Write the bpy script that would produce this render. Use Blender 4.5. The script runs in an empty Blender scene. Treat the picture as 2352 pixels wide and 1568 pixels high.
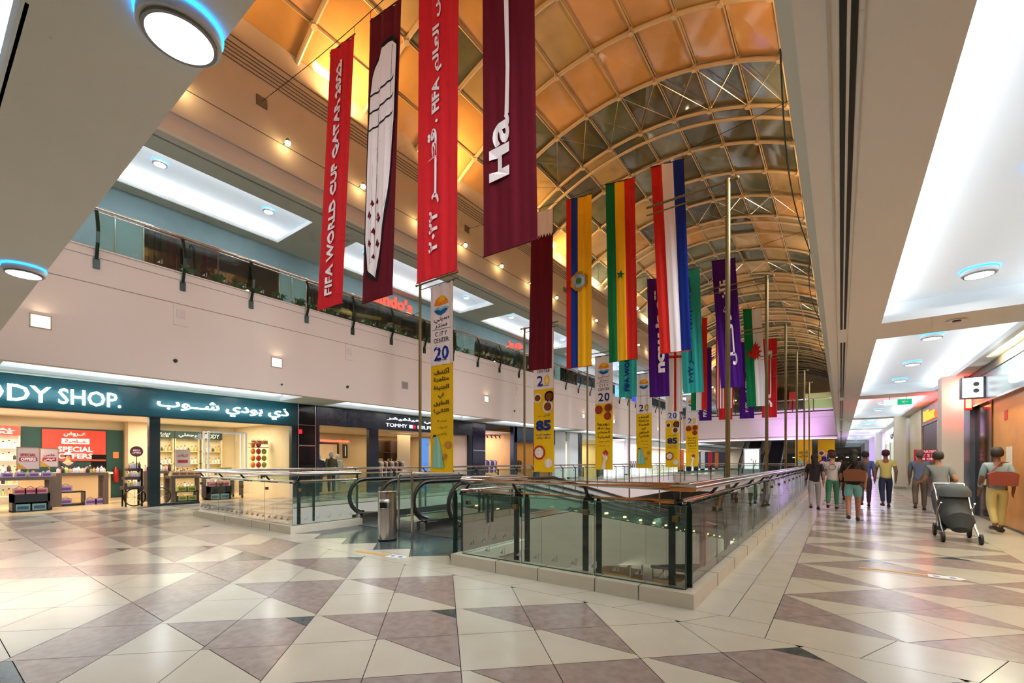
import bpy, bmesh, math, random
from math import sin, cos, pi, radians as R, sqrt, hypot, atan2
from mathutils import Vector, Matrix
random.seed(7)
SC = bpy.context.scene
COL = SC.collection
# ---------------------------------------------------------------- camera
cam = bpy.data.cameras.new('camera'); cam.sensor_width = 36; cam.lens = 1030 / 2352 * 36
cam.shift_y = 274 / 2352; cam.clip_end = 400; cam.clip_start = .05
camo = bpy.data.objects.new('camera', cam); COL.objects.link(camo)
camo.location = (0, 0, 1.45); camo.rotation_euler = (R(90), 0, math.atan(755 / 1030))
SC.camera = camo
# ---------------------------------------------------------------- night sky outside the glass roof
w = bpy.data.worlds.new('night'); SC.world = w; w.use_nodes = True
w.node_tree.nodes['Background'].inputs[0].default_value = (.10, .09, .12, 1)
w.node_tree.nodes['Background'].inputs[1].default_value = .35
SC.view_settings.view_transform = 'Standard'; SC.view_settings.look = 'None'
SC.view_settings.gamma = 1; SC.view_settings.use_curve_mapping = False
SC.view_settings.exposure = 0.14
SC.cycles.max_bounces = 5; SC.cycles.diffuse_bounces = 3; SC.cycles.glossy_bounces = 2
SC.cycles.use_adaptive_sampling = True; SC.cycles.adaptive_threshold = .09; SC.cycles.adaptive_min_samples = 10; SC.cycles.light_sampling_threshold = .03; SC.cycles.caustics_reflective = False; SC.cycles.caustics_refractive = False
SC.cycles.transmission_bounces = 4; SC.cycles.transparent_max_bounces = 10
SC.cycles.sample_clamp_indirect = 4
SC.cycles.use_denoising = True
# brightness of the light groups
P_COVE, P_LAMP, P_WASH, P_ROOF, P_SHOP, P_HALL = .95, .3, 2.6, .55, .6, 1.0

def area(name, loc, size, power, color=(1, 1, 1), rot=(0, 0, 0), spread=None, shape='RECTANGLE'):
    l = bpy.data.lights.new(name, 'AREA'); l.shape = shape; l.size = size[0]
    if shape == 'RECTANGLE': l.size_y = size[1]
    l.energy = power; l.color = color
    if spread: l.spread = spread
    o = bpy.data.objects.new(name, l); COL.objects.link(o); o.location = loc; o.rotation_euler = rot
    return o
def spot(name, loc, power, color, angle, rot, blend=.6, r=.04):
    l = bpy.data.lights.new(name, 'SPOT'); l.energy = power; l.color = color; l.spot_size = angle; l.spot_blend = blend
    l.shadow_soft_size = r
    o = bpy.data.objects.new(name, l); COL.objects.link(o); o.location = loc; o.rotation_euler = rot
    return o

# unseen fill lights, added right of and above the viewer to brighten the hall
for k in range(9): area('hall_fill_light', (-.05, 5 + 8 * k, 8.6), (2.4, 6), 330 * P_HALL, (.92, .96, 1), (0, R(48), 0), R(110))
area('hall_fill_light', (-7.2, 1.05, 8.2), (12, 2.6), 210 * P_HALL, (.95, .97, 1), (R(70), 0, 0))

# ---------------------------------------------------------------- materials
def srgb(h):
    h = h.lstrip('#'); c = [int(h[i:i + 2], 16) / 255 for i in (0, 2, 4)]
    return tuple(x / 12.92 if x <= .04045 else ((x + .055) / 1.055) ** 2.4 for x in c) + (1,)
MATS = {}
def mat(name, col, rough=.6, metal=0, emit=0, ecol=None, noise=0, nscale=5, ncol=None, spec=.5, bump=0, sheen=0):
    if name in MATS: return MATS[name]
    m = bpy.data.materials.new(name); m.use_nodes = True; nt = m.node_tree; b = nt.nodes['Principled BSDF']
    c = srgb(col) if isinstance(col, str) else tuple(col) + (1,)
    b.inputs['Base Color'].default_value = c; b.inputs['Roughness'].default_value = rough
    b.inputs['Metallic'].default_value = metal; b.inputs['Specular IOR Level'].default_value = spec
    if emit:
        b.inputs['Emission Color'].default_value = srgb(ecol or col); b.inputs['Emission Strength'].default_value = emit
    if noise or bump:
        tc = nt.nodes.new('ShaderNodeTexCoord'); n = nt.nodes.new('ShaderNodeTexNoise')
        n.inputs['Scale'].default_value = nscale; n.inputs['Detail'].default_value = 6
        nt.links.new(tc.outputs['Object'], n.inputs['Vector'])
        if noise:
            mx = nt.nodes.new('ShaderNodeMix'); mx.data_type = 'RGBA'
            rp = nt.nodes.new('ShaderNodeMapRange'); rp.inputs[1].default_value = .35; rp.inputs[2].default_value = .65
            rp.inputs[4].default_value = noise
            nt.links.new(n.outputs['Fac'], rp.inputs[0]); nt.links.new(rp.outputs[0], mx.inputs[0])
            mx.inputs[6].default_value = c; mx.inputs[7].default_value = srgb(ncol) if ncol else tuple(x * .6 for x in c[:3]) + (1,)
            nt.links.new(mx.outputs[2], b.inputs['Base Color'])
        if bump:
            bp = nt.nodes.new('ShaderNodeBump'); bp.inputs['Strength'].default_value = bump
            nt.links.new(n.outputs['Fac'], bp.inputs['Height']); nt.links.new(bp.outputs[0], b.inputs['Normal'])
    MATS[name] = m; return m
def glass(name, tint, refl=.06, dirt=.03, dcol='#c8d8cf'):
    if name in MATS: return MATS[name]
    m = bpy.data.materials.new(name); m.use_nodes = True; nt = m.node_tree; nt.nodes.clear()
    out = nt.nodes.new('ShaderNodeOutputMaterial'); tr = nt.nodes.new('ShaderNodeBsdfTransparent')
    tr.inputs[0].default_value = srgb(tint); gl = nt.nodes.new('ShaderNodeBsdfGlossy'); gl.inputs['Roughness'].default_value = .015
    df = nt.nodes.new('ShaderNodeBsdfDiffuse'); df.inputs[0].default_value = srgb(dcol)
    fr = nt.nodes.new('ShaderNodeFresnel'); fr.inputs[0].default_value = 1.5
    m1 = nt.nodes.new('ShaderNodeMixShader'); m1.inputs[0].default_value = dirt
    nt.links.new(tr.outputs[0], m1.inputs[1]); nt.links.new(df.outputs[0], m1.inputs[2])
    m2 = nt.nodes.new('ShaderNodeMixShader')
    ad = nt.nodes.new('ShaderNodeMath'); ad.operation = 'MULTIPLY_ADD'; ad.inputs[1].default_value = .9; ad.inputs[2].default_value = refl * .3
    nt.links.new(fr.outputs[0], ad.inputs[0]); nt.links.new(ad.outputs[0], m2.inputs[0])
    nt.links.new(m1.outputs[0], m2.inputs[1]); nt.links.new(gl.outputs[0], m2.inputs[2]); nt.links.new(m2.outputs[0], out.inputs[0])
    MATS[name] = m; return m
def emis(name, col, s):
    if name in MATS: return MATS[name]
    m = bpy.data.materials.new(name); m.use_nodes = True; nt = m.node_tree; nt.nodes.clear()
    out = nt.nodes.new('ShaderNodeOutputMaterial'); e = nt.nodes.new('ShaderNodeEmission')
    e.inputs[0].default_value = srgb(col); e.inputs[1].default_value = s; nt.links.new(e.outputs[0], out.inputs[0])
    MATS[name] = m; return m
WALL = mat('wall_paint', '#dccfc6', .7, noise=.10, nscale=.6, ncol='#d0c2b8')
WARM = mat('upper_wall_paint', '#c4b8ae', .7)
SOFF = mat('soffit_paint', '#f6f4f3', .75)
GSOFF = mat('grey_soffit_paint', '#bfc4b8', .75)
COFF = mat('coffer_white', '#f2f6f8', .8)
LUM = mat('coffer_added_glow', '#e4ecf2', .8, emit=.27, ecol='#dfeefa')  # emission added to coffer tops that only the cove strips light
FL_C = mat('cream_stone', '#cccaba', .2, noise=.5, nscale=2.5, ncol='#c0bda9', spec=.5)
FL_M = mat('mauve_granite', '#a0958f', .22, noise=.8, nscale=11, ncol='#8d807a', spec=.5)
FL_T = mat('teal_granite', '#4c5d62', .18, noise=.9, nscale=9, ncol='#2f4448', spec=.5)
GROUT = mat('grout', '#4c4840', .8)
KERB = mat('kerb_stone', '#d2cbb8', .35, noise=.4, nscale=3, ncol='#c2baa6')
STEEL = mat('brushed_steel', '#c9c6c2', .22, 1)
CHROME = mat('polished_steel', '#d6d2cc', .09, 1)
BRASS = mat('gold_paint_metal', '#75643a', .42, .5)
RIBM = mat('rib_metal', '#b5a184', .42, .25)
GREEN = mat('green_steel', '#102c22', .3, .3)
BLACK = mat('black_steel', '#101311', .35, .3)
GLS = glass('balustrade_glass', '#d6ebe2')
SGL = glass('shop_glass', '#f2f6f2', dirt=.0)
EDGE = mat('glass_edge', '#2f6b55', .2)
WHITE = mat('white_lacquer', '#eceae6', .4)
INK = mat('black_print', '#15151a', .5)

# ---------------------------------------------------------------- mesh helpers
class MB:
    def __init__(s): s.v = []; s.f = []; s.m = []
    def quad(s, *p, mi=0):
        n = len(s.v); s.v += [tuple(q) for q in p]; s.f.append(tuple(range(n, n + len(p)))); s.m.append(mi); return s
    def box(s, x0, y0, z0, x1, y1, z1, mi=0):
        x0, x1 = min(x0, x1), max(x0, x1); y0, y1 = min(y0, y1), max(y0, y1); z0, z1 = min(z0, z1), max(z0, z1)
        n = len(s.v)
        s.v += [(x0, y0, z0), (x1, y0, z0), (x1, y1, z0), (x0, y1, z0), (x0, y0, z1), (x1, y0, z1), (x1, y1, z1), (x0, y1, z1)]
        s.f += [(n, n + 3, n + 2, n + 1), (n + 4, n + 5, n + 6, n + 7), (n, n + 1, n + 5, n + 4), (n + 1, n + 2, n + 6, n + 5), (n + 2, n + 3, n + 7, n + 6), (n + 3, n, n + 4, n + 7)]
        s.m += [mi] * 6; return s
    def tube(s, pts, r, k=8, mi=0, closed=False, caps=True, up=None):
        pts = [Vector(p) for p in pts]; N = len(pts); rings = []
        rr = r if isinstance(r, (list, tuple)) else [r] * N
        prev = None
        for i, p in enumerate(pts):
            a = pts[(i - 1) % N] if (closed or i > 0) else p; b = pts[(i + 1) % N] if (closed or i < N - 1) else p
            t = (b - a).normalized()
            if prev is None:
                u = Vector(up) if up else (Vector((0, 0, 1)) if abs(t.z) < .9 else Vector((1, 0, 0)))
                n1 = t.cross(u).normalized()
            else:
                n1 = (prev - t * prev.dot(t)).normalized()
            prev = n1; n2 = t.cross(n1)
            base = len(s.v)
            for j in range(k):
                an = 2 * pi * j / k; s.v.append(tuple(p + (n1 * cos(an) + n2 * sin(an)) * rr[i]))
            rings.append(base)
        M = N if closed else N - 1
        for i in range(M):
            a = rings[i]; b = rings[(i + 1) % N]
            for j in range(k):
                s.f.append((a + j, a + (j + 1) % k, b + (j + 1) % k, b + j)); s.m.append(mi)
        if caps and not closed:
            s.f.append(tuple(rings[0] + j for j in range(k))[::-1]); s.m.append(mi)
            s.f.append(tuple(rings[-1] + j for j in range(k))); s.m.append(mi)
        return s
    def lathe(s, prof, c=(0, 0, 0), k=24, mi=0, caps=True):
        rings = []
        for r, z in prof:
            base = len(s.v)
            for j in range(k):
                a = 2 * pi * j / k; s.v.append((c[0] + r * cos(a), c[1] + r * sin(a), c[2] + z))
            rings.append(base)
        for a, b in zip(rings, rings[1:]):
            for j in range(k): s.f.append((a + j, a + (j + 1) % k, b + (j + 1) % k, b + j)); s.m.append(mi)
        if not caps: return s
        s.f.append(tuple(rings[0] + j for j in range(k))[::-1]); s.m.append(mi)
        s.f.append(tuple(rings[-1] + j for j in range(k))); s.m.append(mi)
        return s
    def ball(s, c, r, k=8, mi=0, sz=1):
        pr = [(max(.001, r * sin(pi * i / 6)), -r * cos(pi * i / 6) * sz) for i in range(7)]
        return s.lathe(pr, c, k, mi)
    def prism(s, poly, org, ex, ey, d, mi=0):
        """extrude a 2D outline by d along ex x ey"""
        ex, ey, org = Vector(ex), Vector(ey), Vector(org); nn = ex.cross(ey) * d; n = len(s.v); N = len(poly)
        a = [org + ex * p[0] + ey * p[1] for p in poly]
        s.v += [tuple(p) for p in a] + [tuple(p + nn) for p in a]
        s.f.append(tuple(range(n, n + N))[::-1]); s.f.append(tuple(range(n + N, n + 2 * N))); s.m += [mi, mi]
        for i in range(N): s.f.append((n + i, n + (i + 1) % N, n + N + (i + 1) % N, n + N + i)); s.m.append(mi)
        return s
    def build(s, name, mats, parent=None, smooth=False, world=True):
        me = bpy.data.meshes.new(name)
        off = parent_origin(parent) if (parent is not None and world) else Vector((0, 0, 0))
        me.from_pydata([tuple(Vector(v) - off) for v in s.v], [], s.f)
        if not isinstance(mats, (list, tuple)): mats = [mats]
        for m in mats: me.materials.append(m)
        if len(mats) > 1: me.polygons.foreach_set('material_index', s.m)
        if smooth:
            me.polygons.foreach_set('use_smooth', [True] * len(me.polygons))
            try: me.set_sharp_from_angle(angle=R(40))
            except Exception: pass
        me.update()
        o = bpy.data.objects.new(name, me); COL.objects.link(o)
        if parent is not None: o.parent = parent
        return o
def parent_origin(p):
    v = Vector((0, 0, 0))
    while p is not None: v = v + p.location; p = p.parent
    return v
def tag(o, label=None, cat=None, group=None, kind=None):
    if label: o['label'] = label
    if cat: o['category'] = cat
    if group: o['group'] = group
    if kind: o['kind'] = kind
    return o
def thing(name, label, cat, loc=(0, 0, 0), group=None):
    o = bpy.data.objects.new(name, None); COL.objects.link(o); o.location = loc; o.empty_display_size = .1
    return tag(o, label, cat, group)
def struct(o): o['kind'] = 'structure'; return o
def kids(o): return [c for c in bpy.data.objects if c.parent == o]
def dup(root, loc, label=None, group=None, rz=None):
    def cp(o, par):
        c = o.copy(); COL.objects.link(c); c.parent = par
        for ch in TREE.setdefault(o.name, kids(o)): cp(ch, c)
        return c
    r = cp(root, None); r.location = loc
    if rz is not None: r.rotation_euler = (0, 0, rz)
    if label: r['label'] = label
    if group: r['group'] = group
    return r
TREE = {}

# ---------------------------------------------------------------- lettering
AR = {}
for code, ls in ((0xFE8D, 'ا2'), (0xFE8F, 'ب4'), (0xFE93, 'ة2'), (0xFE95, 'ت4'), (0xFE99, 'ث4'), (0xFE9D, 'ج4'), (0xFEA1, 'ح4'), (0xFEA5, 'خ4'), (0xFEA9, 'د2'), (0xFEAB, 'ذ2'),
                 (0xFEAD, 'ر2'), (0xFEAF, 'ز2'), (0xFEB1, 'س4'), (0xFEB5, 'ش4'), (0xFEB9, 'ص4'), (0xFEBD, 'ض4'), (0xFEC1, 'ط4'), (0xFEC9, 'ع4'), (0xFECD, 'غ4'), (0xFED1, 'ف4'), (0xFED5, 'ق4'),
                 (0xFED9, 'ك4'), (0xFEDD, 'ل4'), (0xFEE1, 'م4'), (0xFEE5, 'ن4'), (0xFEE9, 'ه4'), (0xFEED, 'و2'), (0xFEEF, 'ى2'), (0xFEF1, 'ي4'), (0xFE83, 'أ2'), (0xFE81, 'آ2'), (0xFE87, 'إ2'), (0xFE80, 'ء1')):
    AR[ls[0]] = (code, int(ls[1]))
AR['ـ'] = (0x640, 9)
def isar(c): return c in AR
def shape_ar(s):
    if not any(isar(c) for c in s): return s
    out = []
    for i, c in enumerate(s):
        if not isar(c): out.append(c); continue
        code, n = AR[c]
        pv = i > 0 and isar(s[i - 1]) and AR[s[i - 1]][1] in (4, 9)
        nx = i < len(s) - 1 and isar(s[i + 1]) and AR[s[i + 1]][1] in (2, 4, 9)
        if n == 9: out.append(c)
        elif n == 4: out.append(chr(code + (3 if pv and nx else 1 if pv else 2 if nx else 0)))
        elif n == 2: out.append(chr(code + (1 if pv else 0)))
        else: out.append(chr(code))
    # visual order: reverse the whole, then put Latin and digit runs back
    rev = out[::-1]; res = []; run = []
    for c in rev:
        if c.isascii() and c.isalnum() or c in '٠١٢٣٤٥٦٧٨٩': run.append(c)
        else: res += run[::-1]; run = []; res.append(c)
    res += run[::-1]
    return ''.join(res)
def text(body, c, ex, ey, wd, ht, m, parent=None, name='lettering', bold=.0, depth=.004, res=2, warp=None, label=None):
    """raised letters fitted into a wd x ht box centred at c, reading along ex with tops towards ey"""
    cu = bpy.data.curves.new('letters', 'FONT'); cu.body = '\n'.join(shape_ar(l) for l in body.split('\n')); cu.size = 1
    cu.offset = bold; cu.extrude = .01; cu.resolution_u = res; cu.align_x = 'CENTER'
    t = bpy.data.objects.new('letters', cu); me = bpy.data.meshes.new_from_object(t)
    bpy.data.objects.remove(t); bpy.data.curves.remove(cu)
    xs = [v.co.x for v in me.vertices]; ys = [v.co.y for v in me.vertices]
    if not xs: return None
    x0, x1, y0, y1 = min(xs), max(xs), min(ys), max(ys)
    sx = wd / (x1 - x0); sy = ht / (y1 - y0) if ht else sx
    ex, ey, c = Vector(ex).normalized(), Vector(ey).normalized(), Vector(c); n = ex.cross(ey)
    off = parent_origin(parent) if parent is not None else Vector((0, 0, 0))
    for v in me.vertices:
        p = c + ex * (v.co.x - (x0 + x1) / 2) * sx + ey * (v.co.y - (y0 + y1) / 2) * sy + n * (depth if v.co.z > 0 else 0)
        if warp: p = warp(p)
        v.co = p - off
    me.materials.clear(); me.materials.append(m)
    o = bpy.data.objects.new(name, me); COL.objects.link(o)
    if parent is not None: o.parent = parent
    if label: o['label'] = label
    return o
FX, FY, FZ = Vector((1, 0, 0)), Vector((0, 1, 0)), Vector((0, 0, 1))
ORD = ['first', 'second', 'third', 'fourth', 'fifth', 'sixth', 'seventh', 'eighth', 'ninth', 'tenth', 'eleventh', 'twelfth', 'thirteenth', 'fourteenth', 'fifteenth', 'sixteenth', 'seventeenth', 'eighteenth', 'nineteenth', 'twentieth', 'twenty-first', 'twenty-second', 'twenty-third', 'twenty-fourth', 'twenty-fifth', 'twenty-sixth', 'twenty-seventh', 'twenty-eighth', 'twenty-ninth', 'thirtieth']

# ================================================================ GROUND FLOOR
def clip(poly, a, b, c):
    """keep a*x+b*y<=c"""
    out = []
    for i in range(len(poly)):
        p, q = poly[i], poly[(i + 1) % len(poly)]; dp = a * p[0] + b * p[1] - c; dq = a * q[0] + b * q[1] - c
        if dp <= 0: out.append(p)
        if (dp < 0 < dq) or (dq < 0 < dp):
            t = dp / (dp - dq); out.append((p[0] + (q[0] - p[0]) * t, p[1] + (q[1] - p[1]) * t))
    return out
def inset(poly, g):
    n = len(poly); ar = sum(poly[i][0] * poly[(i + 1) % n][1] - poly[(i + 1) % n][0] * poly[i][1] for i in range(n)) / 2
    if abs(ar) < .0015: return []
    res = list(poly)
    for i in range(n):
        p, q = poly[i], poly[(i + 1) % n]; dx, dy = q[0] - p[0], q[1] - p[1]; L = hypot(dx, dy)
        if L < 1e-5: continue
        s = 1 if ar > 0 else -1; nx, ny = dy / L * s, -dx / L * s
        res = clip(res, nx, ny, nx * p[0] + ny * p[1] - g)
        if len(res) < 3: return []
    return res
U = .9255
flm = MB()
def emit_tile(poly, mi, g=.0028):
    if len(poly) < 3: return
    q = inset(poly, g)
    if len(q) >= 3:
        ar = sum(q[i][0] * q[(i + 1) % len(q)][1] - q[(i + 1) % len(q)][0] * q[i][1] for i in range(len(q)))
        if ar < 0: q = q[::-1]
        flm.quad(*[(x, y, 0) for x, y in q], mi=mi)
def pattern(x0, x1, y0, y1, sx, dy, row0, cen0, zonefn=None):
    """square stones laid at 45 degrees: X+Y = sx+U*i, X-Y = dy+U*j; cut along the rows of the big triangles"""
    i0 = int(math.floor((x0 + y0 - sx) / U)) - 1; i1 = int(math.ceil((x1 + y1 - sx) / U)) + 1
    j0 = int(math.floor((x0 - y1 - dy) / U)) - 1; j1 = int(math.ceil((x1 - y0 - dy) / U)) + 1
    for i in range(i0, i1):
        for j in range(j0, j1):
            a, b = sx + U * i, dy + U * j
            c = [((p + q) / 2, (p - q) / 2) for p, q in ((a, b), (a + U, b), (a + U, b + U), (a, b + U))]
            cy = sum(p[1] for p in c) / 4; cx = sum(p[0] for p in c) / 4
            if cx < x0 - 1 or cx > x1 + 1 or cy < y0 - 1 or cy > y1 + 1: continue
            for A, B, C in ((-1, 0, -x0), (1, 0, x1), (0, -1, -y0), (0, 1, y1)):
                c = clip(c, A, B, C)
                if len(c) < 3: break
            if len(c) < 3: continue
            k = round((cy - row0) / U); yr = row0 + k * U
            parts = [c]
            if abs(cy - yr) < .3: parts = [clip(c, 0, 1, yr), clip(c, 0, -1, -yr)]
            for p in parts:
                if len(p) < 3: continue
                mx = sum(q[0] for q in p) / len(p); my = sum(q[1] for q in p) / len(p)
                if zonefn:
                    z = zonefn(mx, my)
                    if z is not None: emit_tile(p, z); continue
                r = math.floor((my - row0) / U); t = (my - row0) / U - r
                ce = cen0 + (U if r % 2 else 0); kk = round((mx - ce) / (2 * U)); dx = abs(mx - ce - 2 * U * kk)
                up = dx < U * (1 - t) + .01
                if up and (kk * 7 + r * 5) % 3 == 0 and len(p) > 3 or (up and t > .62 and (kk * 3 + r * 5) % 3 == 0):
                    cut = row0 + (r + .76) * U
                    emit_tile(clip(p, 0, 1, cut), 1); emit_tile(clip(p, 0, -1, -cut), 2)
                else: emit_tile(p, 1 if up else 0)
def zmain(x, y):
    s, d = x + y, x - y
    if -4.46 < s < -3.53: return 2 if (y < .55 or 2.85 < y < 3.3) and s > -4.46 else 1
    if s <= -4.46 and d > -10.32:
        if d < -9.38: return 1
        return 0
    return None
pattern(-13.7, 3.2, -6.5, 4.17, .175, -4.40, .48, -1.2145, zmain)
pattern(-23.4 + 5.7, -13.7, -6.5, 51, .175, -4.40, .48, -1.2145, None)
pattern(-.5, 2.1, 4.75, 96, 4.25, -5.25, 4.75, -.5, None)
# plain cream borders along the kerbs
def strip(x0, y0, x1, y1, n, slant=.12, alongx=True, mi=0):
    for i in range(n):
        a, b = i / n, (i + 1) / n
        if alongx:
            emit_tile([(x0 + (x1 - x0) * a, y0), (x0 + (x1 - x0) * b, y0), (x0 + (x1 - x0) * b + (slant if i < n - 1 else 0), y1), (x0 + (x1 - x0) * a + (slant if i else 0), y1)], mi)
        else:
            emit_tile([(x0, y0 + (y1 - y0) * a), (x1, y0 + (y1 - y0) * a), (x1, y0 + (y1 - y0) * b), (x0, y0 + (y1 - y0) * b)], mi)
strip(-13.7, 4.17, -.5, 4.56, 20, .25)
strip(-.5, 4.17, 3.2, 4.75, 6, .25)
strip(2.1, 4.75, 2.9, 96, 110, alongx=False)
strip(-1.16, 4.56, -.84, 96, 100, alongx=False); strip(-.84, 4.56, -.5, 96, 130, alongx=False)
# landing in front of the moving walkways: dark granite with a zigzag edge
LANDX0, LANDX1 = -8.8, -4.4
for i in range(5):
    xa = -8.8 + i * .88
    emit_tile([(xa, 4.56), (xa + .88, 4.56), (xa + .44, 4.98)], 0)
    emit_tile([(xa, 4.56), (xa + .44, 4.98), (xa, 4.98)], 2); emit_tile([(xa + .88, 4.56), (xa + .88, 4.98), (xa + .44, 4.98)], 2)
strip(-8.8, 4.98, -4.4, 6.3, 5, 0, mi=2)
# beyond the far end of the opening
pattern(-13.7, -1.16, 46.2, 96, .175, -4.40, .48, -1.2145, None)
fo = struct(flm.build('floor', [FL_C, FL_M, FL_T]))
g = MB(); SL = -.012
for x0, y0, x1, y1 in ((-23.4, -6.5, 3.4, 4.6), (-23.4, 4.6, -13.55, 100), (-1.35, 4.6, 8.4, 100), (-13.55, 46, -1.35, 100), (-8.85, 4.6, -4.35, 6.3)):
    g.quad((x0, y0, SL), (x1, y0, SL), (x1, y1, SL), (x0, y1, SL))
    g.quad((x0, y0, -.5), (x0, y1, -.5), (x1, y1, -.5), (x1, y0, -.5))
struct(g.build('floor', GROUT))
# slab edges round the opening (pale plaster), and the lower storey seen through it
g = MB()
g.box(-13.72, 4.4, -.013, -13.5, 46.2, -1.5); g.box(-13.6, 46.02, -.013, -1.2, 46.25, -1.5)
g.box(-1.36, 4.7, -.013, -1.14, 46.2, -1.5); g.box(-4.45, 4.5, -.014, -1.15, 4.75, -1.5); g.box(-13.7, 4.5, -.014, -8.75, 4.75, -1.5)
g.box(-8.9, 4.6, -.013, -8.7, 6.3, -1.5); g.box(-4.5, 4.6, -.013, -4.3, 6.2, -.34)
struct(g.build('trim_1', mat('slab_edge_paint', '#dfd2d0', .6)))
LOW = mat('lower_floor_stone', '#b7a79a', .18, noise=.6, nscale=.35, ncol='#8f7f78')
struct(MB().quad((-30, -8, -6.5), (12, -8, -6.5), (12, 100, -6.5), (-30, 100, -6.5)).build('floor', LOW))
g = MB(); g.box(-30, -8, -.52, -13.6, 100, -1.5); g.box(-1.3, -8, -.52, 12, 100, -1.5); g.box(-13.6, -8, -.52, -1.3, 4.6, -1.5); g.box(-13.6, 46.2, -.52, -1.3, 100, -1.5)
struct(g.build('ceiling', mat('lower_ceiling', '#cfc6bd', .8)))
g = MB(); g.box(-18, -8, -6.5, -17.8, 100, -1.5); g.box(3, -8, -6.5, 3.2, 100, -1.5); g.box(-18, 62, -6.5, 3.2, 62.3, -1.5); g.box(-18, -8.3, -6.5, 3.2, -8, -1.5)
struct(g.build('wall_lower', mat('lower_wall', '#bdb2a6', .6)))

# ================================================================ CEILINGS WITH COFFERS
LEDW = emis('cove_led', '#eaf6ff', 6)
def ceiling(z, xa, xb, ya, yb, cx0, cx1, ivs, soff, power, tint=(.93, .97, 1), led=True):
    m = MB(); t = .04
    def slab(x0, y0, x1, y1):
        if x1 > x0 and y1 > y0: m.box(x0, y0, z, x1, y1, z + t)
    slab(xa, ya, cx0, yb); slab(cx1, ya, xb, yb); last = ya
    c = MB(); lum = MB()
    for y0, y1 in ivs:
        slab(cx0, last, cx1, y0); last = y1
        o = .2; h = .36
        # lip, hidden ledge and recess
        for q in (((cx0 - .02, y0), (cx0 - .02, y1)), ((cx1 + .02, y0), (cx1 + .02, y1))): c.box(q[0][0] - .01, y0 - .02, z + .002, q[1][0] + .01, y1 + .02, z + .13)
        for yy in (y0, y1): c.box(cx0 - .01, yy - .012, z + .002, cx1 + .01, yy + .012, z + .13)
        a0, a1, b0, b1 = cx0 - o, cx1 + o, y0 - o, y1 + o
        c.quad((a0, b0, z + .06), (a0, b1, z + .06), (a0, b1, z + h), (a0, b0, z + h)); c.quad((a1, b0, z + .06), (a1, b1, z + .06), (a1, b1, z + h), (a1, b0, z + h))
        c.quad((a0, b0, z + .06), (a1, b0, z + .06), (a1, b0, z + h), (a0, b0, z + h)); c.quad((a0, b1, z + .06), (a1, b1, z + .06), (a1, b1, z + h), (a0, b1, z + h))
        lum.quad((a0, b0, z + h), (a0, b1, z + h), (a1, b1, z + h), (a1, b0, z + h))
        L = y1 - y0
        if y0 < 62:
            p = power * L * P_COVE
            area('cove_light', (cx0 - .1, (y0 + y1) / 2, z + .12), (.09, L), p, tint, (0, R(-140), 0))
            area('cove_light', (cx1 + .1, (y0 + y1) / 2, z + .12), (.09, L), p, tint, (0, R(140), 0))
    slab(cx0, last, cx1, yb)
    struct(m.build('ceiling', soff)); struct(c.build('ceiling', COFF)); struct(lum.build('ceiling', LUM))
RC = [(10.95 + 10.4 * k, 10.95 + 10.4 * k + 9.2) for k in range(-2, 8)]
RC = [(a + .35, b) if b < 12 else (a, b) for a, b in RC]
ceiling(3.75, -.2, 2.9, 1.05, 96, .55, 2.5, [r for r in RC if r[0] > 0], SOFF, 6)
LC = [(10.35 + 10.25 * k, 10.35 + 10.25 * k + 8.5) for k in range(-1, 8)]
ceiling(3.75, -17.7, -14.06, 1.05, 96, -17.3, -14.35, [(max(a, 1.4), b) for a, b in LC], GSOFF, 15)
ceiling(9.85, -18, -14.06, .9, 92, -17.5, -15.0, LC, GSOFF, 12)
# slab over the viewer
m = MB(); m.box(-18, -6.5, 3.75, 3.2, -4.2, 3.8); m.box(-18, .37, 3.75, 3.2, 1.05, 3.8); m.box(-3.3, -4.2, 3.75, .55, .37, 3.8); m.box(2.5, -4.2, 3.75, 3.2, .37, 3.8); m.box(-18, -4.2, 3.75, -17.3, .37, 3.8)
m.box(-18, 1.0, 3.8, -.2, 1.05, 6.4)
SLABM = mat('slab_soffit_paint', '#f3eee2', .75, noise=.15, nscale=.8)
struct(m.build('ceiling', SLABM))
m = MB()
for a, b in ((-17.3, -3.3), (.55, 2.5)):
    for yy in (-4.2, .37): m.box(a, yy - .015, 3.75, b, yy + .015, 3.9)
    m.quad((a - .2, -4.4, 4.12), (a - .2, .57, 4.12), (b + .2, .57, 4.12), (b + .2, -4.4, 4.12))
    m.quad((a - .2, .57, 3.8), (b + .2, .57, 3.8), (b + .2, .57, 4.12), (a - .2, .57, 4.12))
    for xx in (a, b): m.box(xx - .015, -4.2, 3.76, xx + .015, .37, 3.9)
    area('cove_light', ((a + b) / 2, .47, 3.87), (b - a, .09), 14 * (b - a) * P_COVE, (.93, .97, 1), (R(-140), 0, 0))
    area('cove_light', ((a + b) / 2, -4.3, 3.87), (b - a, .09), 14 * (b - a) * P_COVE, (.93, .97, 1), (R(140), 0, 0))
struct(m.build('ceiling', COFF))
# end bridge underside
m = MB(); m.box(-14.2, 51, 3.75, -.2, 96, 3.8); struct(m.build('ceiling', GSOFF))
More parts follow.
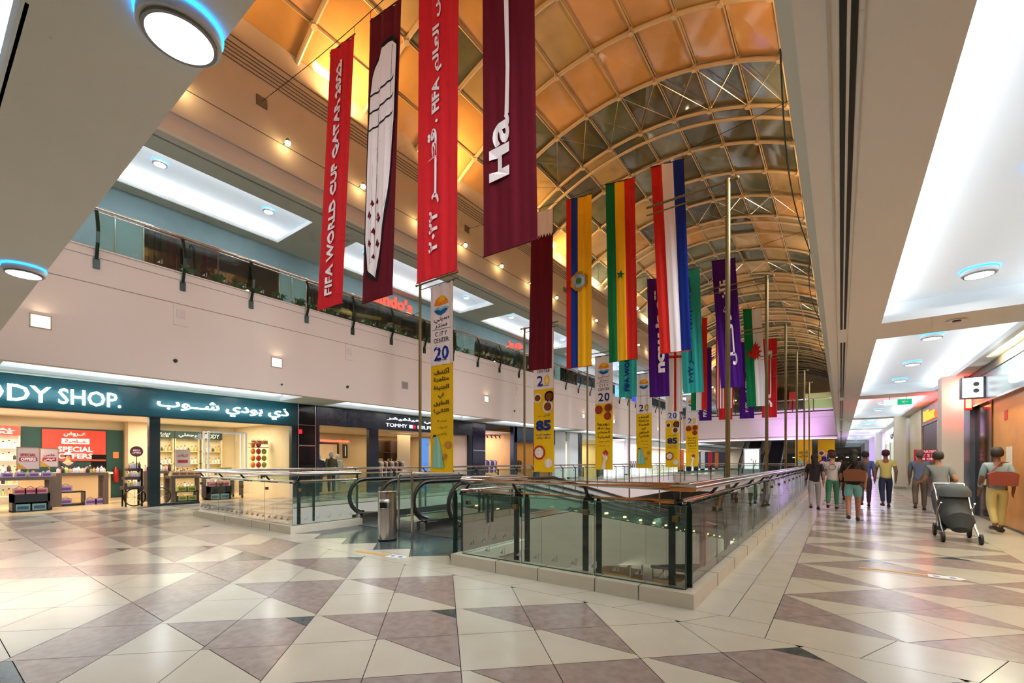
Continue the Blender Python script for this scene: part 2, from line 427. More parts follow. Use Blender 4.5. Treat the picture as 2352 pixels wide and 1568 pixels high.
# slot diffusers and shadow lines in the right-hand soffit
SLOT = mat('slot_black', '#0c0c0c', .6)
for k, (a, b) in enumerate(RC[1:]):
    t = thing('slot_diffuser', ('long black twin slot air diffuser in the corridor soffit, %s from the viewer' % ORD[k]), 'air vent', (.034, a, 3.75))
    for xx in (.01, .058):
        MB().box(xx - .016, max(a - .1, -3), 3.744, xx + .016, b, 3.7498).build('slot', SLOT, t)
    MB().box(.026, max(a - .1, -3), 3.741, .042, b, 3.7497).build('divider', WHITE, t)
m = MB(); m.box(-.06, -6, 3.738, -.045, 96, 3.752); m.box(.1, -6, 3.741, .106, 96, 3.752)
struct(m.build('trim_2', mat('reveal_line', '#cfcac2', .7)))
# edge moulding of the right-hand slab
m = MB(); m.quad((-.2, 1, 3.75), (-.2, 96, 3.75), (-.29, 96, 3.93), (-.29, 1, 3.93)); m.quad((-.29, 1, 3.93), (-.29, 96, 3.93), (-.29, 96, 6.4), (-.29, 1, 6.4))
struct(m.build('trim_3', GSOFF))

# ================================================================ WALLS ROUND THE HALL
GRV = mat('groove_shadow_gap', '#8f857d', .9)
m = MB(); m.box(-14.25, .9, 3.55, -14.0, 51, 6.38); m.box(-14.3, 51, 6.05, -14.0, 92, 6.38)
m.box(-13.998, 1, 5.56, -13.994, 51, 5.575, mi=1); m.box(-13.998, 1, 6.19, -13.992, 51, 6.2, mi=1); m.box(-14.26, .9, 6.38, -13.97, 51, 6.41)
struct(m.build('wall_left', [WALL, GRV]))
m = MB(); m.box(-14.2, 51, 3.55, -.2, 51.25, 6.38); m.box(-14.1, 50.992, 5.56, -.25, 50.998, 5.575, mi=1)
struct(m.build('wall_far', [mat('bridge_paint', '#e2d3d8', .65), GRV]))
m = MB(); m.box(-14.06, .9, 9.85, -14.0, 92, 14.3); m.box(-14.3, .9, 9.9, -14.06, 92, 14.3)
m.box(-14.0, .9, 10.47, -13.93, 92, 10.6, mi=0)
m.box(-13.999, .9, 11.27, -13.985, 92, 11.29, mi=1); m.box(-13.999, .9, 9.86, -13.96, 92, 9.95, mi=2)
for k, zz in enumerate((12.88, 13.0, 13.12, 13.24, 13.36, 13.56)): m.box(-13.999, .9, zz, -13.975, 92, zz + .018, mi=1)
struct(m.build('wall_left', [WARM, mat('cable_grey', '#6e655c', .7), GSOFF]))
m = MB(); m.box(-14.3, .9, 9.842, -14.24, 92, 9.849)
struct(m.build('trim_4', mat('slot_grey', '#7c827c', .7)))
m = MB(); m.box(-.29, .9, 6.38, 0, 92, 6.45); m.box(-.29, 1, 9.85, 0, 92, 14.3); m.box(3.2, .9, 4.2, 3.4, 92, 14); m.box(0, .9, 9.85, 3.3, 92, 9.95); m.box(0, .9, 6.1, 3.3, 92, 6.3)
struct(m.build('wall_right', WARM))
m = MB(); m.box(-18.3, .7, 6.4, 3.4, .95, 17); struct(m.build('wall_back', WARM))
m = MB(); m.box(-18.4, -6.7, 0, 4.0, -6.5, 3.8); m.box(-17.9, -6.5, 0, -17.7, -.62, 3.75); m.box(-17.9, -.62, 0, -17.7, 0, 2.8); struct(m.build('wall_back', WALL))
m = MB(); m.box(-18, 51, 6.1, -.2, 92, 6.2); m.box(-18.2, .9, 5.95, -14.2, 92, 6.2); struct(m.build('floor', KERB))
# far wall under the arch
TYM = mat('far_wall_paint', '#d9c3a4', .8)
prof = [(-14.0, 6.2), (-.2, 6.2)] + [(-7.2 + 11.42 * sin(R(a)), 5.0 + 11.42 * cos(R(a))) for a in [37 - 74 * i / 24 for i in range(25)]]
m = MB().prism(prof, (0, 92, 0), (1, 0, 0), (0, 0, 1), -.2); struct(m.build('wall_far', TYM))
m = MB(); m.box(-18.2, 95.8, 0, 3.4, 96, 3.75); struct(m.build('wall_far', mat('far_shop_wall', '#c9c0ae', .7)))
t = thing('round_screen', 'round dark lattice medallion high on the far arched wall', 'wall decoration', (-8.6, 92, 12.9))
m = MB().prism([(1.35 * cos(a * pi / 12), 1.35 * sin(a * pi / 12)) for a in range(24)], (-8.6, 91.99, 12.9), (1, 0, 0), (0, 0, 1), .4); m.build('disc', mat('medallion_brown', '#5b3d2c', .6), t)
m = MB()
for i in range(-3, 4):
    m.box(-8.6 + i * .42 - .04, 91.5, 11.3, -8.6 + i * .42 + .04, 91.56, 14.5); m.box(-10.2, 91.44, 12.9 + i * .42 - .04, -7.0, 91.5, 12.9 + i * .42 + .04)
m.build('lattice', BRASS, t)

# ================================================================ GLASS BARREL VAULT
VX, VZ, VR = -7.2, 5.0, 11.42
def vp(a, y, r=VR): return (VX + r * sin(R(a)), y, VZ + r * cos(R(a)))
ANG = [-.85 + 7.5 * k for k in range(-5, 6)]
vault = thing('window_1', None, None, (VX, 2.5, VZ)); vault['kind'] = 'structure'
def panelmat(name, c1, c2, tr, rough=.1):
    m = mat(name, c1, rough, noise=.9, nscale=.55, ncol=c2, spec=.7, bump=.08)
    b = m.node_tree.nodes['Principled BSDF']
    nt = m.node_tree; out = nt.nodes['Material Output']; t_ = nt.nodes.new('ShaderNodeBsdfTranslucent'); t_.inputs[0].default_value = srgb(c1)
    mx = nt.nodes.new('ShaderNodeMixShader'); mx.inputs[0].default_value = tr
    nt.links.new(b.outputs[0], mx.inputs[1]); nt.links.new(t_.outputs[0], mx.inputs[2]); nt.links.new(mx.outputs[0], out.inputs[0])
    return m
PM = [panelmat('glass_reflected_amber', '#c0925a', '#a67e4c', .0), panelmat('glass_reflected_amber_pale', '#b3966a', '#958055', .0), panelmat('glass_reflected_olive', '#6d6a50', '#515846', .0),  # reflections of the lit hall are painted into the roof panel colours
      panelmat('glass_reflected_dark', '#5d5440', '#41483e', .0, .05)]
edges = [-37.6] + ANG[1:-1] + [36.9]
pmsh = MB()
ys = [1.0] + [2.5 * k for k in range(1, 37)] + [92]
for i, (y0, y1) in enumerate(zip(ys, ys[1:])):
    for j, (a0, a1) in enumerate(zip(edges, edges[1:])):
        r = random.random(); mi = (0 if r < .6 else 1 if r < .95 else 2) if y0 < 17 else (3 if r < .5 else 2 if r < .85 else 1) if y0 < 22.6 else (1 if r < .34 else 0 if r < .5 else 2 if r < .8 else 3)  # darker panels in the middle stretch imitate the reflected dark arch
        e = .012; rr = VR + .12
        pa = [Vector(vp(a0, y0 + e, rr)), Vector(vp(a1, y0 + e, rr)), Vector(vp(a1, y1 - e, rr)), Vector(vp(a0, y1 - e, rr))]
        c = sum(pa, Vector()) / 4; nn = (Vector((VX, c.y, VZ)) - c).normalized()
        jit = [nn * random.uniform(-.03, .03) for _ in range(4)]
        pmsh.quad(*[p + q for p, q in zip(pa, jit)], mi=mi)
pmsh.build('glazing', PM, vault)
FR = mat('glazing_bar', '#4e4434', .5, .3)
for k, a in enumerate(edges[1:-1]):
    m = MB(); m.tube([vp(a, 1, VR + .06), vp(a, 92, VR + .06)], .022, 6); m.tube([vp(a + .28, 1, VR + .1), vp(a + .28, 92, VR + .1)], .018, 6); m.build('purlin', RIBM, vault)
for k, y in enumerate(ys[1:-1]):
    m = MB(); n = 24 if y < 40 else 14
    m.tube([vp(-37.4 + 74.4 * i / n, y) for i in range(n + 1)], .075 if y < 45 else .09, 8, up=(0, 1, 0))
    m.tube([vp(-37.4 + 74.4 * i / n, y + .02, VR + .14) for i in range(n + 1)], .02, 5, up=(0, 1, 0))
    if y < 45:
        for a in edges[1:-1]:
            m.tube([vp(a, y, VR - .1), vp(a, y, VR + .14)], .1, 8)
    o = m.build('rib', RIBM, vault, smooth=True)
    if y in (20, 30, 40, 50, 60, 70, 80):
        m = MB(); m.tube([vp(-37 + 74 * i / n, y + .55, VR - .12) for i in range(n + 1)], .07, 8, up=(0, 1, 0)); m.build('lower_chord', RIBM, vault, smooth=True)
        m = MB()
        for a0, a1 in zip(edges, edges[1:]):
            m.tube([vp(a0, y - 2.5), vp(a1, y)], .012, 4); m.tube([vp(a1, y - 2.5), vp(a0, y)], .012, 4)
        m.build('bracing', STEEL, vault)
# unseen warm fill lights, added along the cornice to brighten the vault
for k in range(13):
    y = 4.0 + 5.0 * k; hot = 1.7 if k > 4 else 2.9 if k < 2 else 2.2
    for x, rz in ((-13.55, R(-152)), (-.75, R(152))):
        area('vault_fill_light', (x, y, 13.4), (.5, 1.2), (150 if x < -7 else 95) * hot * P_ROOF, (1.0, .56, .20) if k < 5 else (1.0, .72, .42), (0, rz, 0))
# purple wash on the bridge at the far end
spot('purple_wash', (-3.2, 47.5, 2.6), 900, (.72, .35, 1.0), R(95), (R(128), 0, R(5)), .9, .3)
area('bridge_led', (-7.2, 50.8, 3.5), (13, .08), 120, (1, .9, 1), (0, 0, 0))
MB().box(-13.9, 50.9, 3.5, -.3, 50.97, 3.55).build('trim_5', emis('bridge_led_line', '#fff2fb', 2.2))['kind'] = 'structure'

# ================================================================ LAMPS
def lamp_proto():
    t = thing('ceiling_lamp', 'large round drop lens lamp with a blue ring in the near soffit', 'ceiling light', (-2.8, .87, 3.75))
    x, y, z = t.location
    MB().lathe([(.16, 0), (.185, 0), (.185, -.075), (.16, -.075), (.16, 0)], (x, y, z), 32, caps=False).build('housing', WHITE, t, True)
    MB().lathe([(.187, -.004), (.195, -.004), (.195, -.02), (.187, -.02), (.187, -.004)], (x, y, z), 32, caps=False).build('glow_ring', emis('lamp_ring_blue', '#2aa0ff', 4), t, True)
    MB().lathe([(.148, -.074), (.165, -.074), (.165, -.092), (.148, -.092), (.148, -.074)], (x, y, z), 32, caps=False).build('rim', mat('rim_grey', '#8d8f90', .4, .4), t, True)
    MB().lathe([(.147, -.07), (.147, -.088)], (x, y, z), 32).build('lens', emis('lamp_lens', '#ffffff', 9), t)
    return t
LP = lamp_proto()
def lampl(x, y, z, pw=55): area('lamp_light', (x, y, z - .12), (.26, .26), pw * P_LAMP, (.96, .98, 1), (0, 0, 0), shape='DISK')
lampl(-2.8, .87, 3.75, 40)
l2 = dup(LP, (-7.84, .87, 3.75), 'round drop lens lamp with a cyan ring at the low end of the near soffit'); lampl(-7.84, .87, 3.75, 40)
n = 0
for k, (a, b) in enumerate(RC):
    if a < 0 or a > 70: continue
    for j, o in enumerate((1.9, 5.1, 7.95 if k == 1 else 8.2)):
        dup(LP, (1.55, a + o, 4.11), '%s of the three round lamps in the %s bright coffer of the corridor ceiling' % (ORD[j], ORD[n])); lampl(1.55, a + o, 4.11, 45)
    n += 1
n = 0
for k, (a, b) in enumerate(LC):
    if a > 55: continue
    for j, o in enumerate((1.3, 4.4, 7.5)):
        dup(LP, (-16.1, a + o, 10.21), '%s round lamp of the %s bright coffer over the upper gallery' % (ORD[j], ORD[k])); lampl(-16.1, a + o, 10.21, 60)
        if a + o > 1.5: lampl(-16.0, a + o, 4.11, 45)
# warm spotlights high on the left wall
t = thing('wall_spotlight', 'small warm spotlight glowing high on the left wall of the hall', 'spotlight', (-13.72, 7.05, 11.25), 'row of warm spotlights along the upper left wall')
MB().tube([(-13.99, 7.05, 11.29), (-13.72, 7.05, 11.33)], .012, 6).build('bracket', BLACK, t)
MB().lathe([(.03, .09), (.06, .05), (.065, -.04), (.05, -.05)], (-13.72, 7.05, 11.27), 16).build('housing', mat('spot_housing', '#8a7a66', .5, .3), t, True)
MB().ball((-13.72, 7.05, 11.215), .085, 12).build('bulb', emis('warm_bulb', '#ffd890', 40), t, True)
for k in range(-2, 28):
    y = 7.05 + 2.7 * k
    if k: dup(t, (-13.72, y, 11.25))
    if y < 60:
        spot('spot_beam', (-13.70, y, 11.18), 70 * P_WASH, (1, .72, .42), R(72), (0, R(14), 0), .6, .03)
# square recessed wall lights in the left parapet
t = thing('recessed_wall_light', 'square recessed wall light glowing low on the parapet, nearest the viewer', 'wall light', (-14, 1.8, 4.47))
m = MB()
for a in ((-.17, -.15, .17, -.13), (-.17, .13, .17, .15), (-.17, -.15, -.15, .15), (.15, -.15, .17, .15)): m.box(-14.0, 1.8 + a[0], 4.47 + a[1], -13.985, 1.8 + a[2], 4.47 + a[3])
m.build('frame', mat('frame_tan', '#b39a82', .5), t)
MB().box(-13.999, 1.65, 4.34, -13.99, 1.95, 4.60).build('panel', emis('warm_panel', '#ffeecd', 1.7), t)
area('wall_light_glow', (-13.93, 1.8, 4.55), (.2, .2), 5, (1, .75, .5), (0, R(-120), 0))
for k, y in enumerate((6.85, 16.97, 22.1, 27.25, 32.3, 37.4, 42.5)):
    dup(t, (-14, y, 4.47), '%s square wall light along the parapet, counted away from the nearest one' % ORD[k])
    area('wall_light_glow', (-13.93, y, 4.55), (.2, .2), 5, (1, .75, .5), (0, R(-120), 0))
t = thing('wall_grille', 'small grey unlit square grille on the left parapet', 'vent', (-14, 11.88, 4.45))
MB().box(-14, 11.72, 4.31, -13.985, 12.04, 4.6).build('frame', mat('grille_grey', '#a49a92', .6), t)
MB().box(-13.987, 11.76, 4.35, -13.98, 12.0, 4.56).build('louvre', mat('grille_dark', '#8b817a', .7), t)
for k, y in enumerate((4.36, 9.37, 14.5, 19.6)):
    t = thing('wall_plaque', '%s pale rectangular relief plate on the parapet below the upper railing' % ORD[k], 'relief plate', (-14, y, 5.28))
    MB().box(-14, y - .16, 5.0, -13.985, y + .16, 5.55).build('plate', WALL, t)
    MB().box(-13.987, y - .1, 5.2, -13.975, y + .1, 5.42).build('relief', mat('relief_paint', '#d3c5bf', .7), t)
for k, (y, z) in enumerate(((4.24, 4.06), (9.3, 4.05), (14.3, 4.1), (19.3, 4.1), (7.0, 3.82))):
    tag(MB().ball((-13.98, y, z), .05 if k < 4 else .03).build('wall_sensor', mat('sensor_dark', '#3a3634', .5), None, True), 'small dark round sensor on the parapet, %s along the wall' % ORD[k], 'sensor')

# ================================================================ BALUSTRADES
def kerb(name, segs):
    m = MB()
    for s in segs: m.box(*s)
    struct(m.build(name, KERB))
kerb('trim_6', [(-4.4, 4.55, .0, -1.15, 4.78, .15), (-1.38, 4.78, 0, -1.15, 46.1, .15), (-4.4, 4.78, 0, -4.18, 6.15, .15),
                (-13.6, 4.55, 0, -8.75, 4.78, .15), (-8.97, 4.78, 0, -8.75, 6.2, .15), (-13.72, 4.55, 0, -13.6, 46.1, .12), (-13.6, 46.0, 0, -1.38, 46.2, .12)])
m = MB()   # joints between the kerb stones
for x in (-3.6, -2.95, -2.2, -1.7, -11.8, -10.4, -9.6): m.box(x - .003, 4.547, .002, x + .003, 4.785, .152)
for k in range(40): m.box(-1.385, 5.6 + k * 1.02, .002, -1.147, 5.606 + k * 1.02, .152)
struct(m.build('trim_7', GROUT))

def arrow(m, c, ex, s):
    """little sail-like sticker: a triangle beside a hook"""
    ex = Vector(ex); n = ex.cross(FZ) * .004
    for poly in ([(-.5, 0), (.1, 0), (.1, .6)], [(.2, 0), (.5, 0), (.5, .9), (.38, .9), (.38, .12), (.2, .12)]):
        m.prism([(p[0] * s, p[1] * s) for p in poly], Vector(c), ex, FZ, .002)
DECAL = mat('sticker_grey', '#8f9a94', .6)
def rail_thing(label, P, nrm, bays, ztop=1.19, zg=.15, postz=-.1, post='pair', lower=True, cat='balustrade', ends=(0, 0), group=None):
    """P: polyline of (x,y) of the glass; nrm: side facing the walkway for each segment"""
    t = thing('glass_balustrade', label, cat, (P[0][0], P[0][1], zg), group)
    for (a, b), nv, nb in zip(zip(P, P[1:]), nrm, bays):
        a, b = Vector((a[0], a[1], 0)), Vector((b[0], b[1], 0)); d = (b - a); L = d.length; d.normalize(); nv = Vector((nv[0], nv[1], 0))
        for i in range(nb):
            p = a + d * (L * i / nb + .008); q = a + d * (L * (i + 1) / nb - .008)
            m = MB(); o = nv * .006
            m.quad(*[tuple(v) for v in (p + o + FZ * zg, q + o + FZ * zg, q + o + FZ * (ztop - .2), p + o + FZ * (ztop - .2))])
            m.build('glass_panel', GLS, t)
            m = MB(); m.tube([p + FZ * zg, p + FZ * (ztop - .2)], .005, 4); m.tube([p + FZ * (ztop - .2), q + FZ * (ztop - .2)], .004, 4); m.tube([p + FZ * (zg + .004), q + FZ * (zg + .004)], .008, 4)
            m.build('glass_edge', EDGE, t)
            mid = a + d * (L * (i + .93) / nb)
            if post:
                for off in ((0, .17) if post == 'pair' else (0,)):
                    c = mid + d * (off - .1) - nv * .14; m = MB()
                    m.prism([(-.034, postz), (.034, postz), (.034, ztop - .26), (.016, ztop - .16), (-.016, ztop - .16), (-.034, ztop - .26)], c - nv * .012, d, FZ, .024)
                    m.build('post', GREEN, t)
                c = mid - d * .02; m = MB()
                m.tube([c - nv * .15 + FZ * (ztop - .22), c - nv * .03 + FZ * (ztop - .13), c + nv * .05 + FZ * (ztop - .03)], .02, 6)
                m.tube([c - nv * .07 - d * .03 + FZ * (ztop - .17), c - nv * .07 + d * .05 + FZ * (ztop - .17)], .04, 8)
                m.build('rail_bracket', BLACK, t)
                m = MB(); m.box(c.x - .03, c.y - .03, ztop - .36, c.x + .03, c.y + .03, ztop - .3); m.build('glass_clamp', BRASS if post == 'pair' else STEEL, t)
        stp = .26 if L < 8 else .6
        for k in range(int(L / stp)):
            m = MB(); arrow(m, a + d * (.2 + k * stp) + nv * .014 + FZ * (zg + .09), d if nv.dot(d.cross(FZ)) > 0 else -d, .085); m.build('sticker', DECAL, t)
    def offs(o, z):
        out = []
        for i, p in enumerate(P):
            p = Vector((p[0], p[1], 0)); ns = []
            if i > 0: ns.append(Vector((nrm[i - 1][0], nrm[i - 1][1], 0)))
            if i < len(P) - 1: ns.append(Vector((nrm[i][0], nrm[i][1], 0)))
            out.append(p + sum(ns, Vector()) * o + FZ * z)
        return out
    MB().tube(offs(.10, ztop - .01), .036, 12).build('handrail', CHROME, t, True)
    MB().tube(offs(.03, ztop + .022), .02, 10).build('upper_tube', CHROME, t, True)
    if lower: MB().tube(offs(-.05, ztop - .16), .027, 10).build('lower_rail', CHROME, t, True)
    return t
rail_thing('glass balustrade with steel handrails round the near right corner of the opening', [(-4.28, 6.1), (-4.28, 4.66), (-1.26, 4.66), (-1.26, 46)],
           [(1, 0), (0, -1), (1, 0)], [1, 3, 29])
rail_thing('short glass balustrade left of the moving walkway, in front of the green storefront', [(-8.86, 6.15), (-8.86, 4.66), (-13.6, 4.66)],
           [(1, 0), (0, -1)], [1, 4])
rail_thing('long glass balustrade along the far left side of the opening', [(-13.66, 4.8), (-13.66, 46)], [(-1, 0)], [26], zg=.12, postz=-.45, post='one')
rail_thing('glass balustrade across the far end of the opening', [(-13.5, 46.1), (-1.4, 46.1)], [(0, 1)], [10], zg=.12, postz=-.5, post='one')
# upper gallery railing with bowed brackets
def gallery(label, a, b, n, nv, z0=6.38):
    a, b = Vector((a[0], a[1], 0)), Vector((b[0], b[1], 0)); d = b - a; L = d.length; d.normalize(); nv = Vector((nv[0], nv[1], 0))
    t = thing('gallery_railing', label, 'railing', (a.x, a.y, z0))
    for i in range(n + 1):
        c = a + d * (L * i / n); m = MB()
        pts = [(.04, -.38), (.09, -.2), (.2, .1), (.24, .35), (.19, .6), (.07, .9)]
        w = [.03, .032, .03, .028, .026, .024]
        for (p, q) in zip(pts, pts[1:]):
            pa = c + nv * p[0] + FZ * (z0 + p[1]); pb = c + nv * q[0] + FZ * (z0 + q[1]); e = d * .032; nn = nv * .02
            m.quad(pa - e + nn, pa + e + nn, pb + e + nn, pb - e + nn); m.quad(pa - e - nn, pb - e - nn, pb + e - nn, pa + e - nn)
            m.quad(pa + e + nn, pa + e - nn, pb + e - nn, pb + e + nn); m.quad(pa - e + nn, pb - e + nn, pb - e - nn, pa - e - nn)
        f0 = c + nv * .035 + FZ * (z0 - .32)
        m.prism([(-.06, -.13), (.06, -.13), (.06, .1), (-.06, .1)], f0, d, FZ, -.06 if d.cross(FZ).dot(nv) < 0 else .06)
        m.build('post', GREEN, t)
    for i in range(n):
        p = a + d * (L * i / n + .05) + nv * .06; q = a + d * (L * (i + 1) / n - .05) + nv * .06
        MB().quad(p + FZ * (z0 + .04), q + FZ * (z0 + .04), q + FZ * (z0 + .86), p + FZ * (z0 + .86)).build('glass_panel', GLS, t)
    for k in range(int(L / .5)):
        m = MB(); arrow(m, a + d * (.2 + k * .5) + nv * .07 + FZ * (z0 + .1), d if nv.dot(d.cross(FZ)) > 0 else -d, .12); m.build('sticker', DECAL, t)
    e0, e1 = a - d * .3, b + d * .1
    for o, z, r in ((.08, .96, .032), (.02, .9, .02), (-.03, .98, .018)):
        MB().tube([e0 + nv * o + FZ * (z0 + z), e1 + nv * o + FZ * (z0 + z)], r, 10).build('handrail', CHROME, t, True)
gallery('upper gallery railing with bowed black posts along the left parapet', (-14.05, 2.7), (-14.05, 50.3), 28, (1, 0))
gallery('upper gallery railing along the far bridge', (-13.8, 51.1), (-.4, 51.1), 8, (0, -1))

# ================================================================ MOVING WALKWAYS
RUB = mat('handrail_rubber', '#15140f', .35)
def walkway(x0, x1, label):
    t = thing('moving_walkway', label, 'moving walkway', ((x0 + x1) / 2, 6.1, 0)); S = .18; Ye = 41.0; yk = 9.8
    def z(y): return .17 if y < yk else .17 - S * (y - yk)
    for x in (x0, x1):
        top = [(x, yk, z(yk) + .86), (x, Ye, z(Ye) + .86)]
        arc = [(x, 6.42 - .40 * sin(a), .63 + .40 * cos(a)) for a in [pi * i / 10 for i in range(11)]]
        path = [(x, Ye, z(Ye) + .86), (x, yk, 1.03)] + arc + [(x, 6.75, .2)]
        m = MB(); m.tube(path, .036, 8, up=(1, 0, 0)); m.build('handrail', RUB, t, True)
        path2 = [(x, p[1], p[2] - .05) for p in path[:2]] + [(x, 6.42 - .35 * sin(a), .63 + .35 * cos(a)) for a in [pi * i / 10 for i in range(11)]]
        MB().tube(path2, .02, 6, up=(1, 0, 0)).build('handrail_guide', CHROME, t, True)
        gl = [(6.45 - .33 * sin(a), .63 + .33 * cos(a)) for a in [pi * i / 10 for i in range(11)]]
        m = MB(); m.quad(*[(x, p[0], p[1]) for p in gl + [(6.45, .2), (yk, .2), (yk, .98)]]); m.quad((x, yk, .2), (x, Ye, z(Ye) + .05), (x, Ye, z(Ye) + .8), (x, yk, .98))
        m.build('balustrade_glass', GLS, t)
        s = -.16 if x == x0 else .16
        m = MB()
        for a, b in ((6.35, yk), (yk, Ye)):
            za, zb = z(a) + .06, z(b) + .06
            m.quad((x - .06, a, za), (x + .06, a, za), (x + .06, b, zb), (x - .06, b, zb)); m.quad((x - .06, a, za), (x - .06, b, zb), (x - .06, b, zb - .25), (x - .06, a, za - .25)); m.quad((x + .06, a, za), (x + .06, a, za - .25), (x + .06, b, zb - .25), (x + .06, b, zb))
        m.box(x - .1, 6.25, .0, x + .1, 6.62, .2)
        m.build('skirt', STEEL, t)
    m = MB()
    for a, b in ((6.2, yk), (yk, Ye)): m.quad((x0, a, z(a) - .16), (x1, a, z(a) - .16), (x1, b, z(b) - .16), (x0, b, z(b) - .16))
    for k in range(60):
        y = 7.2 + k * .42; m.quad((x0 + .08, y, z(y) - .155), (x1 - .08, y, z(y) - .155), (x1 - .08, y + .03, z(y + .03) - .155), (x0 + .08, y + .03, z(y + .03) - .155), mi=1)
    m.build('pallet_belt', [mat('belt_dark', '#2b2c2c', .45, .5), STEEL], t)
    return t
walkway(-9.0, -7.9, 'left moving walkway with black rubber handrails sloping down into the opening')
walkway(-6.85, -5.88, 'moving walkway beside the steel bin, sloping down into the opening')
CLAD = mat('walkway_cladding', '#a59c8a', .45, noise=.2, nscale=.4)
t = thing('walkway_casing', 'long taupe panelled casing under the moving walkways, sloping away below the floor', 'casing', (-5.35, 6.2, -1.5))
m = MB(); S = .18
for x in (-9.15, -5.35):
    m.quad((x, 6.2, .2), (x, 9.8, .2), (x, 9.8, -1.15), (x, 6.2, -1.15)); m.quad((x, 9.8, .2), (x, 41, .2 - S * 31.2), (x, 41, -6.5), (x, 39.5, -6.5), (x, 9.8, -1.15))
m.quad((-9.15, 6.2, -1.15), (-5.35, 6.2, -1.15), (-5.35, 9.8, -1.15), (-9.15, 9.8, -1.15)); m.quad((-9.15, 9.8, -1.15), (-5.35, 9.8, -1.15), (-5.35, 39.5, -6.48), (-9.15, 39.5, -6.48))
m.quad((-9.15, 6.2, .0), (-5.35, 6.2, .0), (-5.35, 6.2, -1.15), (-9.15, 6.2, -1.15))
m.build('side_panel', CLAD, t)
m = MB()
m.box(-5.8, 6.2, .0, -5.352, 6.32, .212); m.box(-7.8, 6.2, 0, -6.95, 6.32, .212)
for a, b, w_ in ((-7.8, -6.95, 0), (-5.8, -5.35, 0), (-9.15, -9.06, 0)):
    m.quad((a, 6.3, .215), (b, 6.3, .215), (b, 9.8, .215), (a, 9.8, .215)); m.quad((a, 9.8, .215), (b, 9.8, .215), (b, 41, .215 - S * 31.2), (a, 41, .215 - S * 31.2))
m.build('deck', STEEL, t)
m = MB()
for k in range(14):
    y = 8.4 + k * 2.2; z1 = .2 if y < 9.8 else .2 - S * (y - 9.8); m.box(-5.349, y, z1 - 1.33, -5.344, y + .012, z1 - .02)
m.build('panel_joint', GRV, t)
m = MB(); m.box(-9.1, 6.1, 0, -5.4, 7.2, .012); m.build('comb_plate', mat('comb_plate', '#8b8e8d', .3, .9), t)
for k in range(22):
    y = 10.5 + k * 1.35; z1 = .2 - S * (y - 9.8)
    MB().box(-5.42, y, z1 + .1, -5.36, y + .12, z1 + .15).build('skirt_light', emis('skirt_light', '#ffcf8a', 3), t)
# stainless bin and the bent-tube guard
t = thing('litter_bin', 'round stainless steel litter bin in front of the moving walkways', 'bin', (-6.69, 5.27, 0))
c = (-6.69, 5.27, 0)
MB().lathe([(.165, .0), (.165, .86)], c, 32).build('body', STEEL, t, True)
MB().lathe([(.168, .86), (.168, .885), (.14, .9)], c, 32).build('lid', CHROME, t, True)
MB().lathe([(.17, 0), (.17, .03)], c, 32).build('base_ring', BLACK, t, True)
mx = .62; dx, dy = .55, -.83
m = MB(); pc = Vector(c) + Vector((dx * .13, dy * .13, .66)); m.lathe([(.085, -.07), (.1, -.05), (.1, .08), (.085, .1)], pc, 16); m.build('mouth_hood', STEEL, t, True)
m = MB(); pc = Vector(c) + Vector((dx * .2, dy * .2, .66)); m.prism([(-.06, -.05), (.06, -.05), (.06, .05), (-.06, .05)], pc, (.83, .55, 0), FZ, .035); m.build('opening', BLACK, t)
t = thing('tube_guard', 'bent steel tube barrier post standing behind the litter bin', 'barrier', (-6.4, 5.6, 0))
MB().tube([(-6.42, 5.62, 0), (-6.42, 5.62, 1.24)], .026, 12).build('upright', CHROME, t, True)
MB().tube([(-6.42, 5.62, 1.2), (-6.75, 5.62, 1.2), (-6.8, 5.63, 1.17), (-6.81, 5.63, 1.1), (-6.81, 5.63, 0)], .02, 10).build('loop', CHROME, t, True)
MB().tube([(-6.42, 5.62, 1.22), (-5.5, 5.9, 1.22)], .026, 12).build('crossbar', CHROME, t, True)
MB().lathe([(.06, 0), (.06, .012)], (-6.42, 5.62, 0), 16).build('foot_plate', CHROME, t)
for x, y, rz, lb in ((-5.75, 4.4, R(8), 'yellow and white safety sticker on the floor before the moving walkway'), (.72, 7.7, R(-2), 'yellow and white safety sticker on the corridor floor')):
    t = thing('floor_sticker', lb, 'sticker', (x, y, .001)); t.rotation_euler = (0, 0, rz)
    MB().box(-.52, -.04, 0, .16, .04, .002).build('yellow_strip', mat('sticker_yellow', '#d9a93c', .5), t, world=False)
    m = MB(); m.prism([(.17 + (.2 + .0) * 0, -.09), (.45, -.09), (.52, 0), (.45, .09), (.17, .09)], (0, 0, 0), FX, FY, .002); m.build('white_end', mat('sticker_white', '#dfe5ea', .5), t, world=False)
    m = MB(); m.ball((.25, 0, .002), .035, 12, sz=.05); m.build('footprint', mat('sticker_blue', '#2a3f86', .5), t, world=False); m = MB(); m.ball((.4, 0, .002), .035, 12, sz=.05); m.build('footprint', mat('sticker_blue', '#2a3f86', .5), t, world=False)
